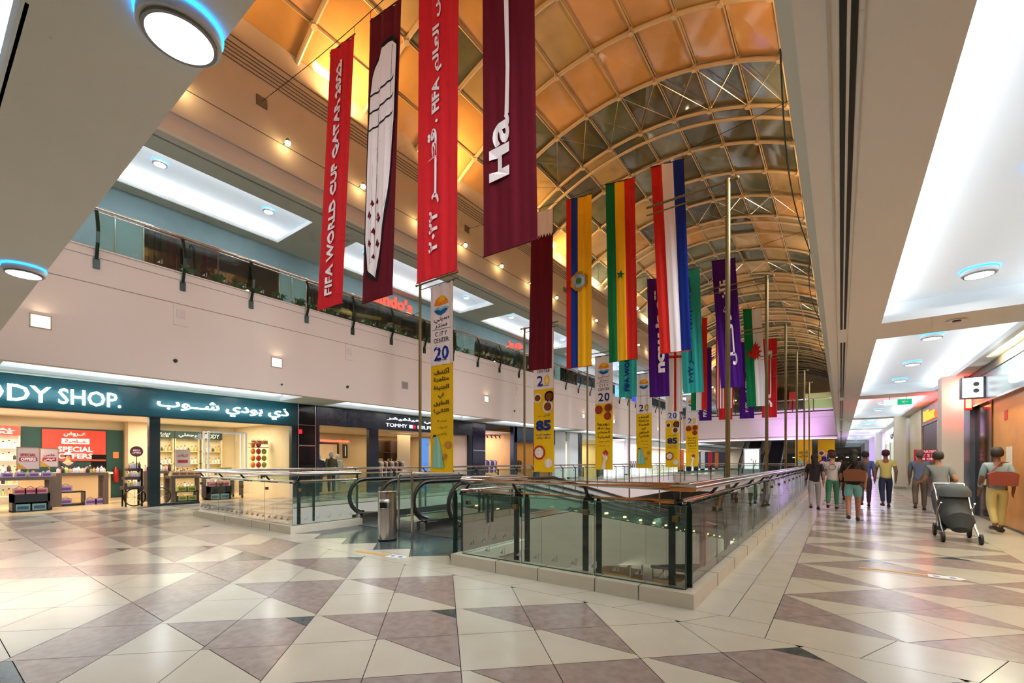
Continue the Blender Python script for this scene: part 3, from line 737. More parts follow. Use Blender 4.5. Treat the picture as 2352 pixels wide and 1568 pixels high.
# kiosks on the lower floor, seen under the casing
for k, (x, y, wd, hh, lb) in enumerate(((-11.3, 26.7, 2.4, 2.4, 'grey roofed kiosk on the lower floor'), (-8.2, 28.6, 2.4, 1.5, 'second grey roofed kiosk on the lower floor, nearer the corner post'), (-14.6, 25.4, 2.2, 1.6, 'low pale blue topped counter on the lower floor'))):
    t = thing('kiosk', lb, 'kiosk', (x, y, -6.5))
    MB().box(x - wd / 2, y - 1.0, -6.5, x + wd / 2, y + 1.0, -6.5 + hh * .45).build('counter', mat('kiosk_wood' if k < 2 else 'kiosk_white', '#b98f5c' if k < 2 else '#e8eef0', .5), t)
    if k < 2:
        MB().box(x - wd / 2 - .1, y - 1.1, -6.5 + hh * .88, x + wd / 2 + .1, y + 1.1, -6.5 + hh).build('roof', mat('kiosk_grey', '#6d6a66', .6), t)
        m = MB()
        for sx in (-1, 1):
            for sy in (-1, 1): m.tube([(x + sx * wd / 2, y + sy, -6.5 + hh * .4), (x + sx * wd / 2, y + sy, -6.5 + hh * .9)], .05, 6)
        m.build('roof_post', STEEL, t)
    else: MB().box(x - wd / 2, y - 1, -6.5 + hh * .45, x + wd / 2, y + 1, -6.5 + hh * .5).build('top', mat('kiosk_blue', '#a9d0da', .4), t)
for x, y in ((-10, 15), (-4, 12), (-8, 24), (-4, 30), (-10, 38)): area('lower_lamp', (x, y, -1.62), (1.2, 1.2), 560, (1, .93, .82))

# ================================================================ ESCALATORS AND LIGHT BOX AT THE FAR END
for k, (x0, x1) in enumerate(((-9.2, -7.5), (-6.9, -5.2))):
    t = thing('escalator', '%s dark escalator rising beyond the far bridge' % ('left' if k == 0 else 'right'), 'escalator', ((x0 + x1) / 2, 56, 0))
    y0, y1, zt = 55.5, 65.0, 5.6
    m = MB(); m.quad((x0 + .25, y0, .1), (x1 - .25, y0, .1), (x1 - .25, y1, zt), (x0 + .25, y1, zt))
    for i in range(30):
        f = i / 30; m.box(x0 + .25, y0 + (y1 - y0) * f, .1 + (zt - .1) * f, x1 - .25, y0 + (y1 - y0) * f + .3, .1 + (zt - .1) * f + .18)
    m.build('steps', mat('step_black', '#0d0e10', .5), t)
    for x in (x0, x1):
        m = MB(); m.quad((x, y0 - .4, .3), (x, y0 + .3, .2), (x, y1, zt), (x, y1, zt + .9), (x, y0 - .4, 1.1)); m.build('side_glass', mat('lit_side', '#c9d0b8', .2), t)
        MB().tube([(x, y0 - .5, .9), (x, y0 - .2, 1.15), (x, y1, zt + 1.0)], .05, 6).build('handrail', RUB, t)
t = thing('light_box', 'white illuminated advertising panel beyond the far railing', 'light box', (-7.4, 52, 0))
MB().box(-8.2, 52, 0, -6.65, 52.2, 2.75).build('frame', mat('lightbox_frame', '#8d9296', .4, .4), t)
MB().box(-8.08, 51.97, .62, -6.77, 52.01, 2.65).build('screen', emis('lightbox_white', '#f3f8f4', 1.15), t)
m = MB(); m.box(-7.3, 51.955, 1.0, -7.2, 51.965, 1.5); m.box(-7.1, 51.955, 1.0, -7.0, 51.965, 1.55); m.box(-7.5, 51.955, 1.5, -7.35, 51.965, 1.62); m.build('printed_figures', mat('ad_grey', '#9aa89a', .6), t)

# ================================================================ GOLD POLES
def pole(x, y, side, lb):
    t = thing('banner_pole', lb, 'pole', (x, y, -6.5))
    MB().tube([(x, y, -6.5), (x, y, 8.1)], .055, 12).build('shaft', BRASS, t, True)
    xe = x + (1.95 if side < 0 else -1.95)
    m = MB(); m.tube([(x - (.2 if side < 0 else -.2), y, 8.06), (xe, y, 8.06)], .03, 8); m.tube([(x, y, 7.86), (xe, y, 7.86)], .018, 8); m.ball((x - (.2 if side < 0 else -.2), y, 8.06), .05, 8); m.build('arm', BRASS, t, True)
    MB().lathe([(.14, 0), (.14, .03), (.06, .1)], (x, y, -6.5), 16).build('foot', BRASS, t)
    if side < 0: MB().tube([(x, y, 7.05), (-13.72, y, 6.97)], .02, 6).build('wall_stay', BRASS, t)
for k in range(6):
    pole(-12.75, 11.55 + 6.9 * k - (.6 if k == 5 else 0), -1, 'slim gold pole with a crossarm, %s of the left-hand row' % ORD[k])
    pole(-2.15, 11.55 + 6.9 * k - (.6 if k == 5 else 0), 1, 'slim gold pole with a crossarm, %s of the right-hand row' % ORD[k])
    if k == 0: continue

# ================================================================ HANGING BANNERS
def cloth(name, c): return mat('cloth_' + name, c, .8, spec=.2)
C_RED, C_MAR, C_PUR, C_TEAL = cloth('red', '#cf222c'), cloth('maroon', '#5e0a1e'), cloth('purple', '#46107a'), cloth('teal', '#2fa9a6')
C_WHT, C_YEL, C_BLU, C_GRN, C_NVY, C_RD2, C_ORG = cloth('white', '#ece6ea'), cloth('yellow', '#f2b81c'), cloth('blue', '#123a9c'), cloth('green', '#0b7a45'), cloth('navy', '#102a86'), cloth('flagred', '#c8271f'), cloth('orange', '#e8862a')
C_SEN = cloth('deepgreen', '#0a6a3c'); C_BLK = cloth('black', '#15151a')
class Banner:
    """cloth hung in a plane across the hall: corners TL TR BL BR given as (x, z)"""
    def __init__(s, label, y, TL, TR, BL, BR, mats, stripes, nx=18, nz=26, ph=0.0):
        s.y, s.c = y, (TL, TR, BL, BR); s.ph = ph; s.t = thing('hanging_banner', label, 'banner', ((TL[0] + TR[0]) / 2, y, BL[1]))
        m = MB(); cols = sorted(set([i / nx for i in range(nx + 1)] + [a for a, _ in stripes[1:]]))
        for j in range(nz + 1):
            for u in cols: m.v.append(s.at(u, j / nz))
        n = len(cols)
        for j in range(nz):
            for i in range(n - 1):
                mid = (cols[i] + cols[i + 1]) / 2; mi = max(k for k, (a, _) in enumerate(stripes) if a <= mid + 1e-6)
                m.f.append((j * n + i, j * n + i + 1, (j + 1) * n + i + 1, (j + 1) * n + i)); m.m.append(stripes[mi][1])
        m.build('cloth', mats, s.t, True)
        m = MB(); m.tube([s.at(-.02, 1.0), s.at(1.02, 1.0)], .016, 6); m.build('top_rod', BLACK, s.t)
        m = MB(); m.tube([s.at(-.01, 0.0), s.at(1.01, 0.0)], .014, 6); m.build('bottom_rod', mats[0], s.t)
    def at(s, u, v, d=0):
        TL, TR, BL, BR = s.c; x = (1 - v) * ((1 - u) * BL[0] + u * BR[0]) + v * ((1 - u) * TL[0] + u * TR[0]); z = (1 - v) * ((1 - u) * BL[1] + u * BR[1]) + v * ((1 - u) * TL[1] + u * TR[1])
        w_ = .022 * sin(u * 15 + s.ph + v * 2.2) * (.5 + .5 * v) + .012 * sin(u * 31 + s.ph * 2 + v)
        return (x, s.y + w_ - d, z)
    def uv(s, p):
        TL, TR, BL, BR = s.c; z0, z1 = (BL[1] + BR[1]) / 2, (TL[1] + TR[1]) / 2; v = (p[2] - z0) / (z1 - z0); W = BR[0] - BL[0]
        return (p[0] - BL[0]) / W, v
    def warp(s, d=.028):
        def f(p):
            u, v = s.uv(p); dd = d + (s.y - p.y); q = s.at(max(0, min(1, u)), v, d); return Vector((q[0] if 0 <= u <= 1 else p.x, q[1] - (.004 if p.y < s.y else 0), p.z))
        return f
    def rect(s, u0, v0, u1, v1, m, name, d=.02):
        mm = MB(); nx, nz = 12, 10
        for j in range(nz):
            for i in range(nx):
                a, b, c, e = u0 + (u1 - u0) * i / nx, u0 + (u1 - u0) * (i + 1) / nx, v0 + (v1 - v0) * j / nz, v0 + (v1 - v0) * (j + 1) / nz
                mm.quad(s.at(a, c, d), s.at(b, c, d), s.at(b, e, d), s.at(a, e, d))
        return mm.build(name, m, s.t)
    def put(s, u, v): q = s.at(u, v); return Vector((s.c[2][0] + u * (s.c[3][0] - s.c[2][0]), s.y, (s.c[2][1] + s.c[3][1]) / 2 + v * ((s.c[0][1] + s.c[1][1]) / 2 - (s.c[2][1] + s.c[3][1]) / 2)))
    def up(s, body, v0, v1, u, wd, m, bold=.03, name='lettering'):
        """lettering that climbs the cloth"""
        a, b = s.put(u, v0), s.put(u, v1)
        return text(body, (a + b) / 2, FZ, -FX, abs(b.z - a.z), wd, m, s.t, name, bold, .004, 3, s.warp())
    def flat(s, body, v, u, wd, ht, m, bold=.02, name='lettering'):
        return text(body, s.put(u, v), FX, FZ, wd, ht, m, s.t, name, bold, .003, 2, s.warp())
    def patch(s, poly, m, name='emblem', d=.02):
        """poly in (u, v)"""
        mm = MB(); us = [p[0] for p in poly]; vs = [p[1] for p in poly]
        if max(us) - min(us) < .22 and max(vs) - min(vs) < .08: mm.quad(*[s.at(u, v, d) for u, v in poly]); return mm.build(name, m, s.t)
        from mathutils.geometry import tessellate_polygon
        for tri in tessellate_polygon([[Vector((u, v, 0)) for u, v in poly]]):
            t0 = [poly[i] for i in tri]; u = min(p[0] for p in t0)
            while u < max(p[0] for p in t0):
                c1 = clip(clip(t0, -1, 0, -u), 1, 0, u + .07); v = min(p[1] for p in t0)
                while len(c1) > 2 and v < max(p[1] for p in t0):
                    c2 = clip(clip(c1, 0, -1, -v), 0, 1, v + .05)
                    if len(c2) > 2: mm.quad(*[s.at(a, b, d) for a, b in c2])
                    v += .05
                u += .07
        return mm.build(name, m, s.t)
Y1, P9 = 6.4, 9.15
XS = [(-10.4, -9.33), (-8.74, -7.64), (-7.06, -5.95), (-5.36, -4.26)]
def bn(label, r, c, mats, stripes, bl=None, br=None, zt=None, zb=5.15, ph=0):
    a, b = XS[c]; y = Y1 + P9 * r; zt = zt or (11.72, 11.6)
    return Banner(label, y, (a, zt[0]), (b, zt[1]), (bl or a, zb), (br or b, zb - .02), mats, stripes, ph=ph)
b = bn('red banner with white climbing letters, leftmost of the nearest row', 0, 0, [C_RED], [(0, 0)], -10.98, -9.86, (11.75, 11.6), 5.35, .3)
b.up('FIFA WORLD CUP QATAR 2022', .045, .93, .5, .34, C_WHT)
b = bn('maroon banner with a long white tapering shape in the nearest row', 0, 1, [C_MAR], [(0, 0)], -9.07, -7.96, (11.58, 11.42), 5.14, 1.1)
b.patch([(.10, .74), (.06, .5), (.06, .2), (.16, .09), (.5, .06), (.66, .2), (.8, .38), (.93, .6), (.95, .86), (.75, .9), (.4, .88), (.15, .8)][::-1], C_BLK, 'dark_outline', .016)
b.patch([(.13, .73), (.1, .5), (.1, .22), (.2, .11), (.46, .075), (.62, .2), (.76, .38), (.9, .6), (.92, .85), (.74, .88), (.4, .865), (.18, .79)][::-1], C_WHT, 'white_panel', .022)
for i, (u, v, s_) in enumerate(((.22, .3, .07), (.5, .28, .08), (.35, .24, .06), (.25, .2, .06), (.5, .19, .07), (.37, .15, .05), (.3, .34, .05), (.45, .34, .06))):
    b.patch([(u - s_, v), (u, v + s_ * .30), (u + s_ * .5, v + s_ * .12), (u + s_, v), (u + s_ * .2, v - s_ * .2), (u, v - s_ * .08)][::-1], C_MAR, 'leaf_motif', .028)
for v in (.72, .6, .66): b.patch([(.12, v), (.6, v + .012), (.85, v + .03), (.85, v + .036), (.6, v + .019), (.12, v + .006)][::-1], C_BLK, 'fold_line', .028)
b = bn('wide bright red banner with Arabic letters climbing its middle, nearest row', 0, 2, [C_RED], [(0, 0)], -7.16, -6.0, None, 5.17, 2.0)
b.up('٢٠٢٢', .08, .21, .42, .26, C_WHT); b.up('قطــــر', .225, .46, .42, .36, C_WHT); b.up('·', .475, .485, .5, .07, C_WHT); b.up('FIFA', .51, .61, .46, .24, C_WHT); b.up('كأس العالم', .63, .93, .48, .32, C_WHT)
b = bn('dark maroon banner with tall white letters, rightmost of the nearest row', 0, 3, [C_MAR], [(0, 0)], -5.34, -4.14, None, 5.23, 2.9)
b.up('H', .2, .29, .34, .46, C_WHT, .05); b.up('a', .295, .37, .37, .4, C_WHT, .025)
b.patch([(.44, .37), (.53, .37), (.55, .5), (.53, .86), (.55, .97), (.40, .97), (.43, .86), (.47, .5)][::-1], C_WHT, 'long_stroke', .026)
b.patch([(.26, .85), (.45, .87), (.45, .89), (.26, .88)][::-1], C_WHT, 'long_stroke', .026)
# second row: flags
b = bn('maroon and white flag banner with a serrated line, leftmost flag of the second row', 1, 0, [C_MAR], [(0, 0)], -10.56, -9.41, None, 5.23, .7)
b.patch([(0, 1), (1, 1)] + [(1 - i / 16, .855 if i % 2 == 0 else .83) for i in range(17)], C_WHT, 'white_field', .03)
b = bn('vertical red, blue and yellow flag banner with a small crest', 1, 1, [C_RD2, C_BLU, C_YEL], [(0, 0), (.2, 1), (.47, 2)], None, None, None, 5.09, 1.4)
for rr, mm, dd in ((.16, cloth('crestgold', '#b88a2e'), .03), (.11, cloth('crestblue', '#8db7d8'), .036), (.055, cloth('crestgreen', '#4c7a3c'), .042)):
    b.patch([(.52 + rr * 1.9 * cos(a * pi / 8) * (1 + .18 * (a % 2)), .505 + rr * .36 * sin(a * pi / 8)) for a in range(16)][::-1], mm, 'crest', dd)
b = bn('vertical green, yellow and red flag banner with a green star', 1, 2, [C_SEN, C_YEL, C_RD2], [(0, 0), (.30, 1), (.64, 2)], -6.93, -5.83, None, 5.1, 2.2)
b.patch([(.47 + (.155 if i % 2 == 0 else .062) * sin(i * pi / 5 + .2), .478 + (.155 if i % 2 == 0 else .062) * .17 * cos(i * pi / 5 + .2)) for i in range(10)], C_SEN, 'star', .03)
b = bn('vertical red, white and blue flag banner, rightmost of the second row', 1, 3, [C_RD2, C_WHT, C_NVY], [(0, 0), (.34, 1), (.68, 2)], -5.04, -4.0, None, 5.15, 3.1)
# third row
b = bn('turquoise banner with dark climbing letters hanging behind the green, yellow and red flag', 2, 0, [C_TEAL], [(0, 0)], None, None, (11.79, 11.78), 5.13, .1)
b.up('FIFA WORLD CUP QATAR 2022', .05, .93, .5, .34, C_NVY)
b = bn('purple banner with white climbing letters behind the red, white and blue flag', 2, 1, [C_PUR], [(0, 0)], -8.6, -7.49, (11.6, 11.4), 5.0, .9)
b.up('now is all', .2, .9, .58, .5, C_WHT, .05)
b = bn('turquoise banner with dark Arabic letters beside the red, white and blue flag', 2, 2, [C_TEAL], [(0, 0)], -6.78, -5.73, (11.6, 11.55), 5.06, 1.9)
b.up('٢٠٢٢', .08, .21, .42, .24, C_NVY); b.up('قطــــر', .225, .46, .42, .34, C_NVY); b.up('· FIFA', .48, .63, .46, .22, C_NVY); b.up('كأس العالم', .65, .94, .48, .3, C_NVY)
b = bn('wide purple banner with a large white Arabic word, behind a gold pole', 2, 3, [C_PUR], [(0, 0)], -4.92, -3.85, None, 5.15, 2.7)
b.up('كــــل', .17, .5, .6, .42, C_WHT, .05); b.up('الآن هو', .52, .84, .45, .5, C_WHT, .05)
# fourth row
b = bn('white flag banner with a red cross', 3, 0, [C_WHT, C_RD2], [(0, 0), (.42, 1), (.58, 0)], None, None, None, 5.1, .4)
b.patch([(0, .6), (1, .6), (1, .63), (0, .63)], C_RD2, 'cross_arm', .03)
bn('green, white and red flag banner hanging behind the turquoise Arabic one', 3, 1, [C_GRN, C_WHT, C_RD2], [(0, 0), (.33, 1), (.66, 2)], None, None, None, 5.1, 1.2)
st = [(i / 13, i % 2) for i in range(13)]
b = bn('red and white striped flag banner with a ragged lower edge, behind the wide purple banner', 3, 2, [C_RD2, C_WHT, C_NVY], [(a, i) for a, i in st], None, None, None, 5.1, 2.1)
b = bn('green and white flag banner with a red dragon', 3, 3, [C_GRN, C_WHT], [(0, 0), (.48, 1)], -5.1, -3.95, None, 5.1, 2.8)
drg = [(.1, .50), (.22, .53), (.3, .50), (.36, .54), (.5, .575), (.62, .60), (.58, .57), (.72, .585), (.66, .555), (.85, .56), (.7, .53), (.9, .52), (.72, .505), (.86, .475), (.7, .485), (.66, .455), (.6, .475), (.5, .45), (.46, .48), (.32, .46), (.36, .485), (.2, .48)]
b.patch([(p[0] * 1.0 + .03, .56 + (p[1] - .52) * 1.35) for p in drg][::-1], C_RD2, 'dragon', .03)
# fifth row
b = bn('purple banner with white climbing letters in the farthest row, left of the striped flag', 4, 0, [C_PUR], [(0, 0)], None, None, None, 5.1, .5)
b.up('FIFA WORLD CUP QATAR 2022', .05, .93, .5, .34, C_WHT)
bn('plain red banner whose foot shows under the striped flag', 4, 1, [C_RED], [(0, 0)], None, None, None, 5.1, 1.5)
b = bn('purple banner with white Arabic numerals in the farthest row', 4, 2, [C_PUR], [(0, 0)], None, None, None, 5.1, 2.5)
b.up('٢٠٢٢', .08, .21, .5, .24, C_WHT); b.up('كأس العالم FIFA قطر', .24, .92, .5, .3, C_WHT)
b = bn('red banner with a long white Arabic word, rightmost of the farthest row', 4, 3, [C_RED], [(0, 0)], None, None, None, 5.1, 3.3)
b.up('حـ', .13, .22, .5, .4, C_WHT, .04); b.up('يــــــا', .24, .85, .5, .4, C_WHT, .04)
# suspension cables and their wall plates
for r in range(5):
    y = Y1 + P9 * r
    t = thing('suspension_cable', 'thin steel cable across the hall carrying the %s row of banners' % ORD[r], 'cable', (-14, y, 12.2))
    pts = [(-13.97, y, 12.2)] + [(-13.97 + 13.7 * i / 14, y, 11.76 + .46 * ((i - 7) / 7) ** 2) for i in range(1, 14)] + [(-.3, y, 12.2)]
    MB().tube(pts, .009, 5).build('wire', BLACK, t)
    m = MB()
    for x in (-13.6, -13.45, -13.3): m.ball((x, y, 12.17 - (x + 13.6) * .04 - .01), .025, 6)
    m.build('turnbuckle', STEEL, t)
    MB().box(-13.998, y - .15, 12.05, -13.97, y + .15, 12.35).build('wall_plate', mat('plate_grey', '#6f6a62', .5, .5), t)
    m = MB()
    for a, b_ in XS:
        for x in (a + .02, b_ - .02): m.tube([(x, y, 11.6), (x, y, 11.8)], .006, 4)
    m.build('hanger', BLACK, t)

# ================================================================ YELLOW HANGING SIGNS ON THE POLES
YEL = cloth('signyellow', '#f0c419'); LOGO_O, LOGO_B = cloth('logo_orange', '#ef8b2c'), cloth('logo_blue', '#1f5f9f'); TXT = cloth('sign_ink', '#4a3f17'); C85 = cloth('ink_blue', '#23357f')
SHN = cloth('shin', '#e6c9a8'); MINT = cloth('mint', '#8fcab5'); FOODB = cloth('food_brown', '#7a3f22'); FOODR = cloth('food_red', '#b3372a'); PLATE = cloth('plate', '#e9e2d4'); CORAL = cloth('coral', '#c98a3e')
def arc(cx, cv, r0, r1, a0, a1, ar, n=12):
    o = [(cx + r1 * cos(R(a0 + (a1 - a0) * i / n)), cv + r1 * ar * sin(R(a0 + (a1 - a0) * i / n))) for i in range(n + 1)]
    return o + [(cx + r0 * cos(R(a1 - (a1 - a0) * i / n)), cv + r0 * ar * sin(R(a1 - (a1 - a0) * i / n))) for i in range(n + 1)]
def ysign(k, x, y, kind, label, zt=7.84, zb=.92, w_=1.16):
    b = Banner(label, y, (x, zt), (x + w_, zt), (x, zb), (x + w_, zb), [YEL], [(0, 0)], nx=8, nz=14, ph=k)
    b.t.name = 'pole_sign'; b.t['category'] = 'sign'; ar = w_ / (zt - zb)
    V = lambda v: v
    if k < 6:
        b.rect(0, .58, 1, 1, C_WHT, 'white_head', .02)
    if k < 6: b.patch(arc(.5, .89, .0, .3, 5, 175, ar), LOGO_O, 'logo', .032); b.patch(arc(.55, .905, 0, .2, 20, 160, ar), YEL, 'logo', .04)
    if k < 6: b.patch([(.2, .875), (.35, .885), (.5, .872), (.65, .882), (.82, .876), (.82, .868), (.66, .87), (.5, .86), (.35, .872), (.2, .865)][::-1], cloth('logo_pale', '#7fc0dd'), 'logo', .036)
    if k < 6: b.patch([(.2, .865), (.36, .872), (.5, .86), (.65, .87), (.8, .865), (.66, .845), (.5, .838), (.34, .845)][::-1], LOGO_B, 'logo', .036)
    if k < 3:
        b.flat('سيتي\nسنتر', .80, .5, .72, .42, C_BLK, 0); b.flat('C I T Y\nCENTER', .725, .5, .74, .4, C_BLK, 0)
    if k < 6: b.patch([(.1, .765), (.9, .765), (.9, .767), (.1, .767)][::-1], C_BLK, 'rule', .03)
    if k < 6: b.flat('2', .64, .34, .34, .5, C_NVY, .015); b.flat('0', .64, .68, .32, .5, YEL if k % 2 else C_BLU, .02); b.flat('YEARS  سنوات', .602, .5, .6, .07, C_BLK, 0)
    if kind == 0:
        for i, s in enumerate(('اكتشف', 'متاجرنا', 'الجديدة', 'في', 'الطابق', 'الثاني!')): b.flat(s, .545 - i * .042, .5, .74 if len(s) > 3 else .3, .2, TXT, .02)
        for i, s in enumerate(('موضة', 'الستورات', 'وأكثر')): b.flat(s, .285 - i * .034, .55, .5, .09, TXT, 0)
        b.patch([(.1, .04), (.62, .04), (.5, .13), (.36, .205), (.2, .205), (.14, .13)][::-1], MINT, 'dress', .03)
        b.patch([(.12, .195), (.2, .205), (.28, .2), (.26, .215), (.16, .212)][::-1], C_BLK, 'sunglasses', .034)
        for u, v, r_ in ((.8, .16, .12), (.66, .1, .1)): b.patch([(u + r_ * cos(a * pi / 6), v + r_ * ar * sin(a * pi / 6)) for a in range(12)][::-1], CORAL, 'shell', .03)
    else:
        for u, v, r_, m_ in ((.22, .52, .2, PLATE), (.8, .525, .24, C_BLK), (.72, .455, .26, PLATE)) if kind == 1 else ((.22, .53, .22, FOODB), (.75, .54, .22, FOODR), (.72, .47, .2, FOODB)):
            b.patch([(min(1, u + r_ * cos(a * pi / 8)), v + r_ * ar * sin(a * pi / 8)) for a in range(16)][::-1], m_, 'plate', .03)
            b.patch([(min(1, u + r_ * .7 * cos(a * pi / 6)), v + r_ * .7 * ar * sin(a * pi / 6)) for a in range(12)][::-1], FOODB if m_ is not FOODB else FOODR, 'food', .036)
        if kind == 1:
            b.flat('أكثر من', .395, .5, .7, .14, TXT, .0); b.flat('85', .325, .5, .86, .52, C85, .05); b.flat('مطعما تحت\nسقف واحد', .25, .5, .86, .3, C85, .01)
            b.patch([(.3 + .3 * cos(a * pi / 8), .135 + .3 * ar * sin(a * pi / 8)) for a in range(16)][::-1], FOODR, 'pizza', .03)
            b.patch([(.3 + .22 * cos(a * pi / 8), .135 + .22 * ar * sin(a * pi / 8)) for a in range(16)][::-1], PLATE, 'pizza', .034)
            b.patch([(.75 + .2 * cos(a * pi / 6), .06 + .2 * ar * sin(a * pi / 6)) for a in range(12)][::-1], PLATE, 'plate', .03)
        else:
            for i, s in enumerate(('زوروا', 'ردهة', 'الطعام', 'الشرقية', 'للدور', 'من اسيال')): b.flat(s, .40 - i * .038, .5, .8 if i < 4 else .7, .2 if i < 4 else .1, TXT, .015 if i < 4 else 0)
            b.patch([(.35, .0), (.5, .09), (.42, .13), (.52, .15), (.66, .14), (.72, .1), (.6, .06), (.62, .0)][::-1], PLATE, 'figure', .03)
            b.patch([(.45, .15), (.62, .175), (.75, .15), (.7, .12), (.52, .13)][::-1], FOODR, 'figure_cap', .034)
kindn = ['yellow sign with Arabic words and a mint dress, %s pole of left row', 'yellow sign with food plates and figure 85, %s pole of left row', 'yellow sign with Arabic words over a figure, %s pole of left row']
for k in range(6): ysign(k, -12.24, 11.6 + 6.9 * k - (.6 if k == 5 else 0), k % 3, kindn[k % 3] % ORD[k])
ysign(6, -3.9, 56, 0, 'orange-yellow hanging sign beyond the far bridge', 3.73, 0.9, 1.5); ysign(7, -2.0, 58.5, 1, 'yellow hanging sign with the figure 85 beyond the far bridge', 3.73, .7, 1.5)

# ================================================================ SHOPS, LEFT SIDE (fronts at X = -17.7)
XF = -17.7
def shell(y0, y1, wall, floorc, ceil='#efe9dc', xb=-23.2, h=3.0, power=220, col=(1, .9, .72), side=True):
    m = MB(); m.box(xb - .1, y0, 0, xb, y1, 3.7)
    if side: m.box(xb, y0 - .06, 0, XF - .22, y0, 3.7); m.box(xb, y1, 0, XF - .22, y1 + .06, 3.7)
    struct(m.build('wall_left', mat('shopwall' + wall, wall, .7)))
    struct(MB().quad((xb, y0, .001), (XF - .02, y0, .001), (XF - .02, y1, .001), (xb, y1, .001)).build('floor', mat('shopfloor' + floorc, floorc, .25)))
    struct(MB().box(xb, y0, h, XF - .15, y1, h + .05).build('ceiling', mat('shopceil' + ceil, ceil, .8)))
    n = max(1, round((y1 - y0) / 4))
    for i in range(n):
        area('shop_light', ((xb + XF) / 2, y0 + (i + .5) * (y1 - y0) / n, h - .05), (3.2, (y1 - y0) / n * .7), power * P_SHOP, col)
TEALM = mat('teal_fascia', '#07444f', .3); TEALD = mat('dark_teal_frame', '#08232a', .3); NAVY = mat('navy_fascia', '#0f1d2e', .3); BLK2 = mat('black_gloss', '#0b0d12', .1)
LETW = emis('sign_letters_white', '#f4ffff', 5.0)
shell(0.0, 9.35, '#ead9b4', '#dfc39a', power=330, col=(1, .9, .75))
t = thing('storefront_sign', 'long teal storefront fascia with glowing white Latin and Arabic lettering', 'shop sign', (XF, 4.6, 2.86))
MB().box(XF - .05, -.6, 2.86, XF + .12, 9.43, 3.74).build('fascia_board', TEALM, t)
MB().box(XF - .05, -.6, 2.83, XF + .13, 9.43, 2.87).build('lower_trim', TEALD, t)
def ltr(body, ya, yb, za, zb, m, par, x=XF + .13, **k): return text(body, (x, (ya + yb) / 2, (za + zb) / 2), FY, FZ, yb - ya, zb - za, m, par, **k)
ltr('BODY', .8, 2.46, 3.03, 3.48, LETW, t, bold=.012, depth=.03); ltr('SHOP.', 2.6, 3.95, 3.04, 3.48, LETW, t, bold=.012, depth=.03); ltr('THE', -.45, .55, 3.02, 3.46, LETW, t, bold=.012, depth=.03)
ltr('ذي بودي شــوب', 4.83, 9.05, 3.03, 3.48, LETW, t, bold=.02, depth=.03)
for a, b in ((.6, 4), (4.8, 9)): area('sign_halo', (XF + .5, (a + b) / 2, 3.3), (.3, b - a), 14, (.55, .95, 1), (0, R(90), 0))
t = thing('shop_entrance', 'dark teal storefront frame with a tall glass window', 'shop front', (XF, 4.8, 0))
for a, b in ((4.65, 4.93), (9.2, 9.43)): MB().box(XF - .1, a, 0, XF + .1, b, 2.86).build('post', TEALD, t)
MB().box(XF - .06, 4.93, 0, XF + .06, 9.2, .07).build('sill', TEALD, t)
MB().quad((XF, 4.93, .07), (XF, 9.2, .07), (XF, 9.2, 2.83), (XF, 4.93, 2.83)).build('window_pane', SGL, t)
# back of the shop
t = thing('feature_wall', 'dark green back wall panel of the cosmetics shop', 'wall panel', (-23.15, 3.85, 0))
MB().box(-23.19, 2.5, 0, -23.1, 5.25, 2.66).build('panel', mat('deep_green_paint', '#1c4a44', .5), t)
t = thing('sale_poster', 'large red poster with white Arabic and Latin sale lettering', 'poster', (-23.08, 3.85, 1.5))
PR = mat('poster_red', '#e4412f', .5, emit=.25); PW = mat('poster_white', '#fff4e8', .5, emit=.3)
MB().box(-23.09, 3.0, 1.45, -23.05, 4.72, 2.6).build('sheet', PR, t)
ltr('عــروض', 3.55, 4.15, 2.35, 2.53, PW, t, x=-23.04, bold=.03); MB().box(-23.05, 3.5, 2.08, -23.03, 4.25, 2.28).build('white_bar', PW, t); ltr('خــاصة', 3.58, 4.18, 2.11, 2.25, PR, t, x=-23.02, bold=.03)
ltr('SPECIAL', 3.4, 4.35, 1.78, 1.98, PW, t, x=-23.04, bold=.03); ltr('OFFERS', 3.4, 4.35, 1.53, 1.73, PW, t, x=-23.04, bold=.03)
t = thing('fire_extinguisher', 'red fire extinguisher hanging on the dark green wall', 'fire extinguisher', (-23.0, 5.02, .62))
MB().lathe([(.07, 0), (.08, .03), (.08, .48), (.04, .56), (.03, .6)], (-22.98, 5.02, .62), 16).build('cylinder', mat('ext_red', '#b01a1a', .3), t, True)
MB().tube([(-22.9, 5.02, 1.2), (-22.86, 5.08, 1.1), (-22.88, 5.09, .8)], .014, 6).build('hose', BLACK, t)
tag(MB().box(-23.09, 4.95, 1.55, -23.07, 5.12, 1.8).build('safety_notice', mat('notice_orange', '#e8894f', .6)), 'small orange safety notice above the fire extinguisher', 'sign')
tag(MB().box(-23.1, 5.3, 0, -22.6, 5.9, 3.0).build('wall_pier', mat('pier_cream', '#e8d0ac', .7)), 'cream pier beside the dark green back wall', 'pier')
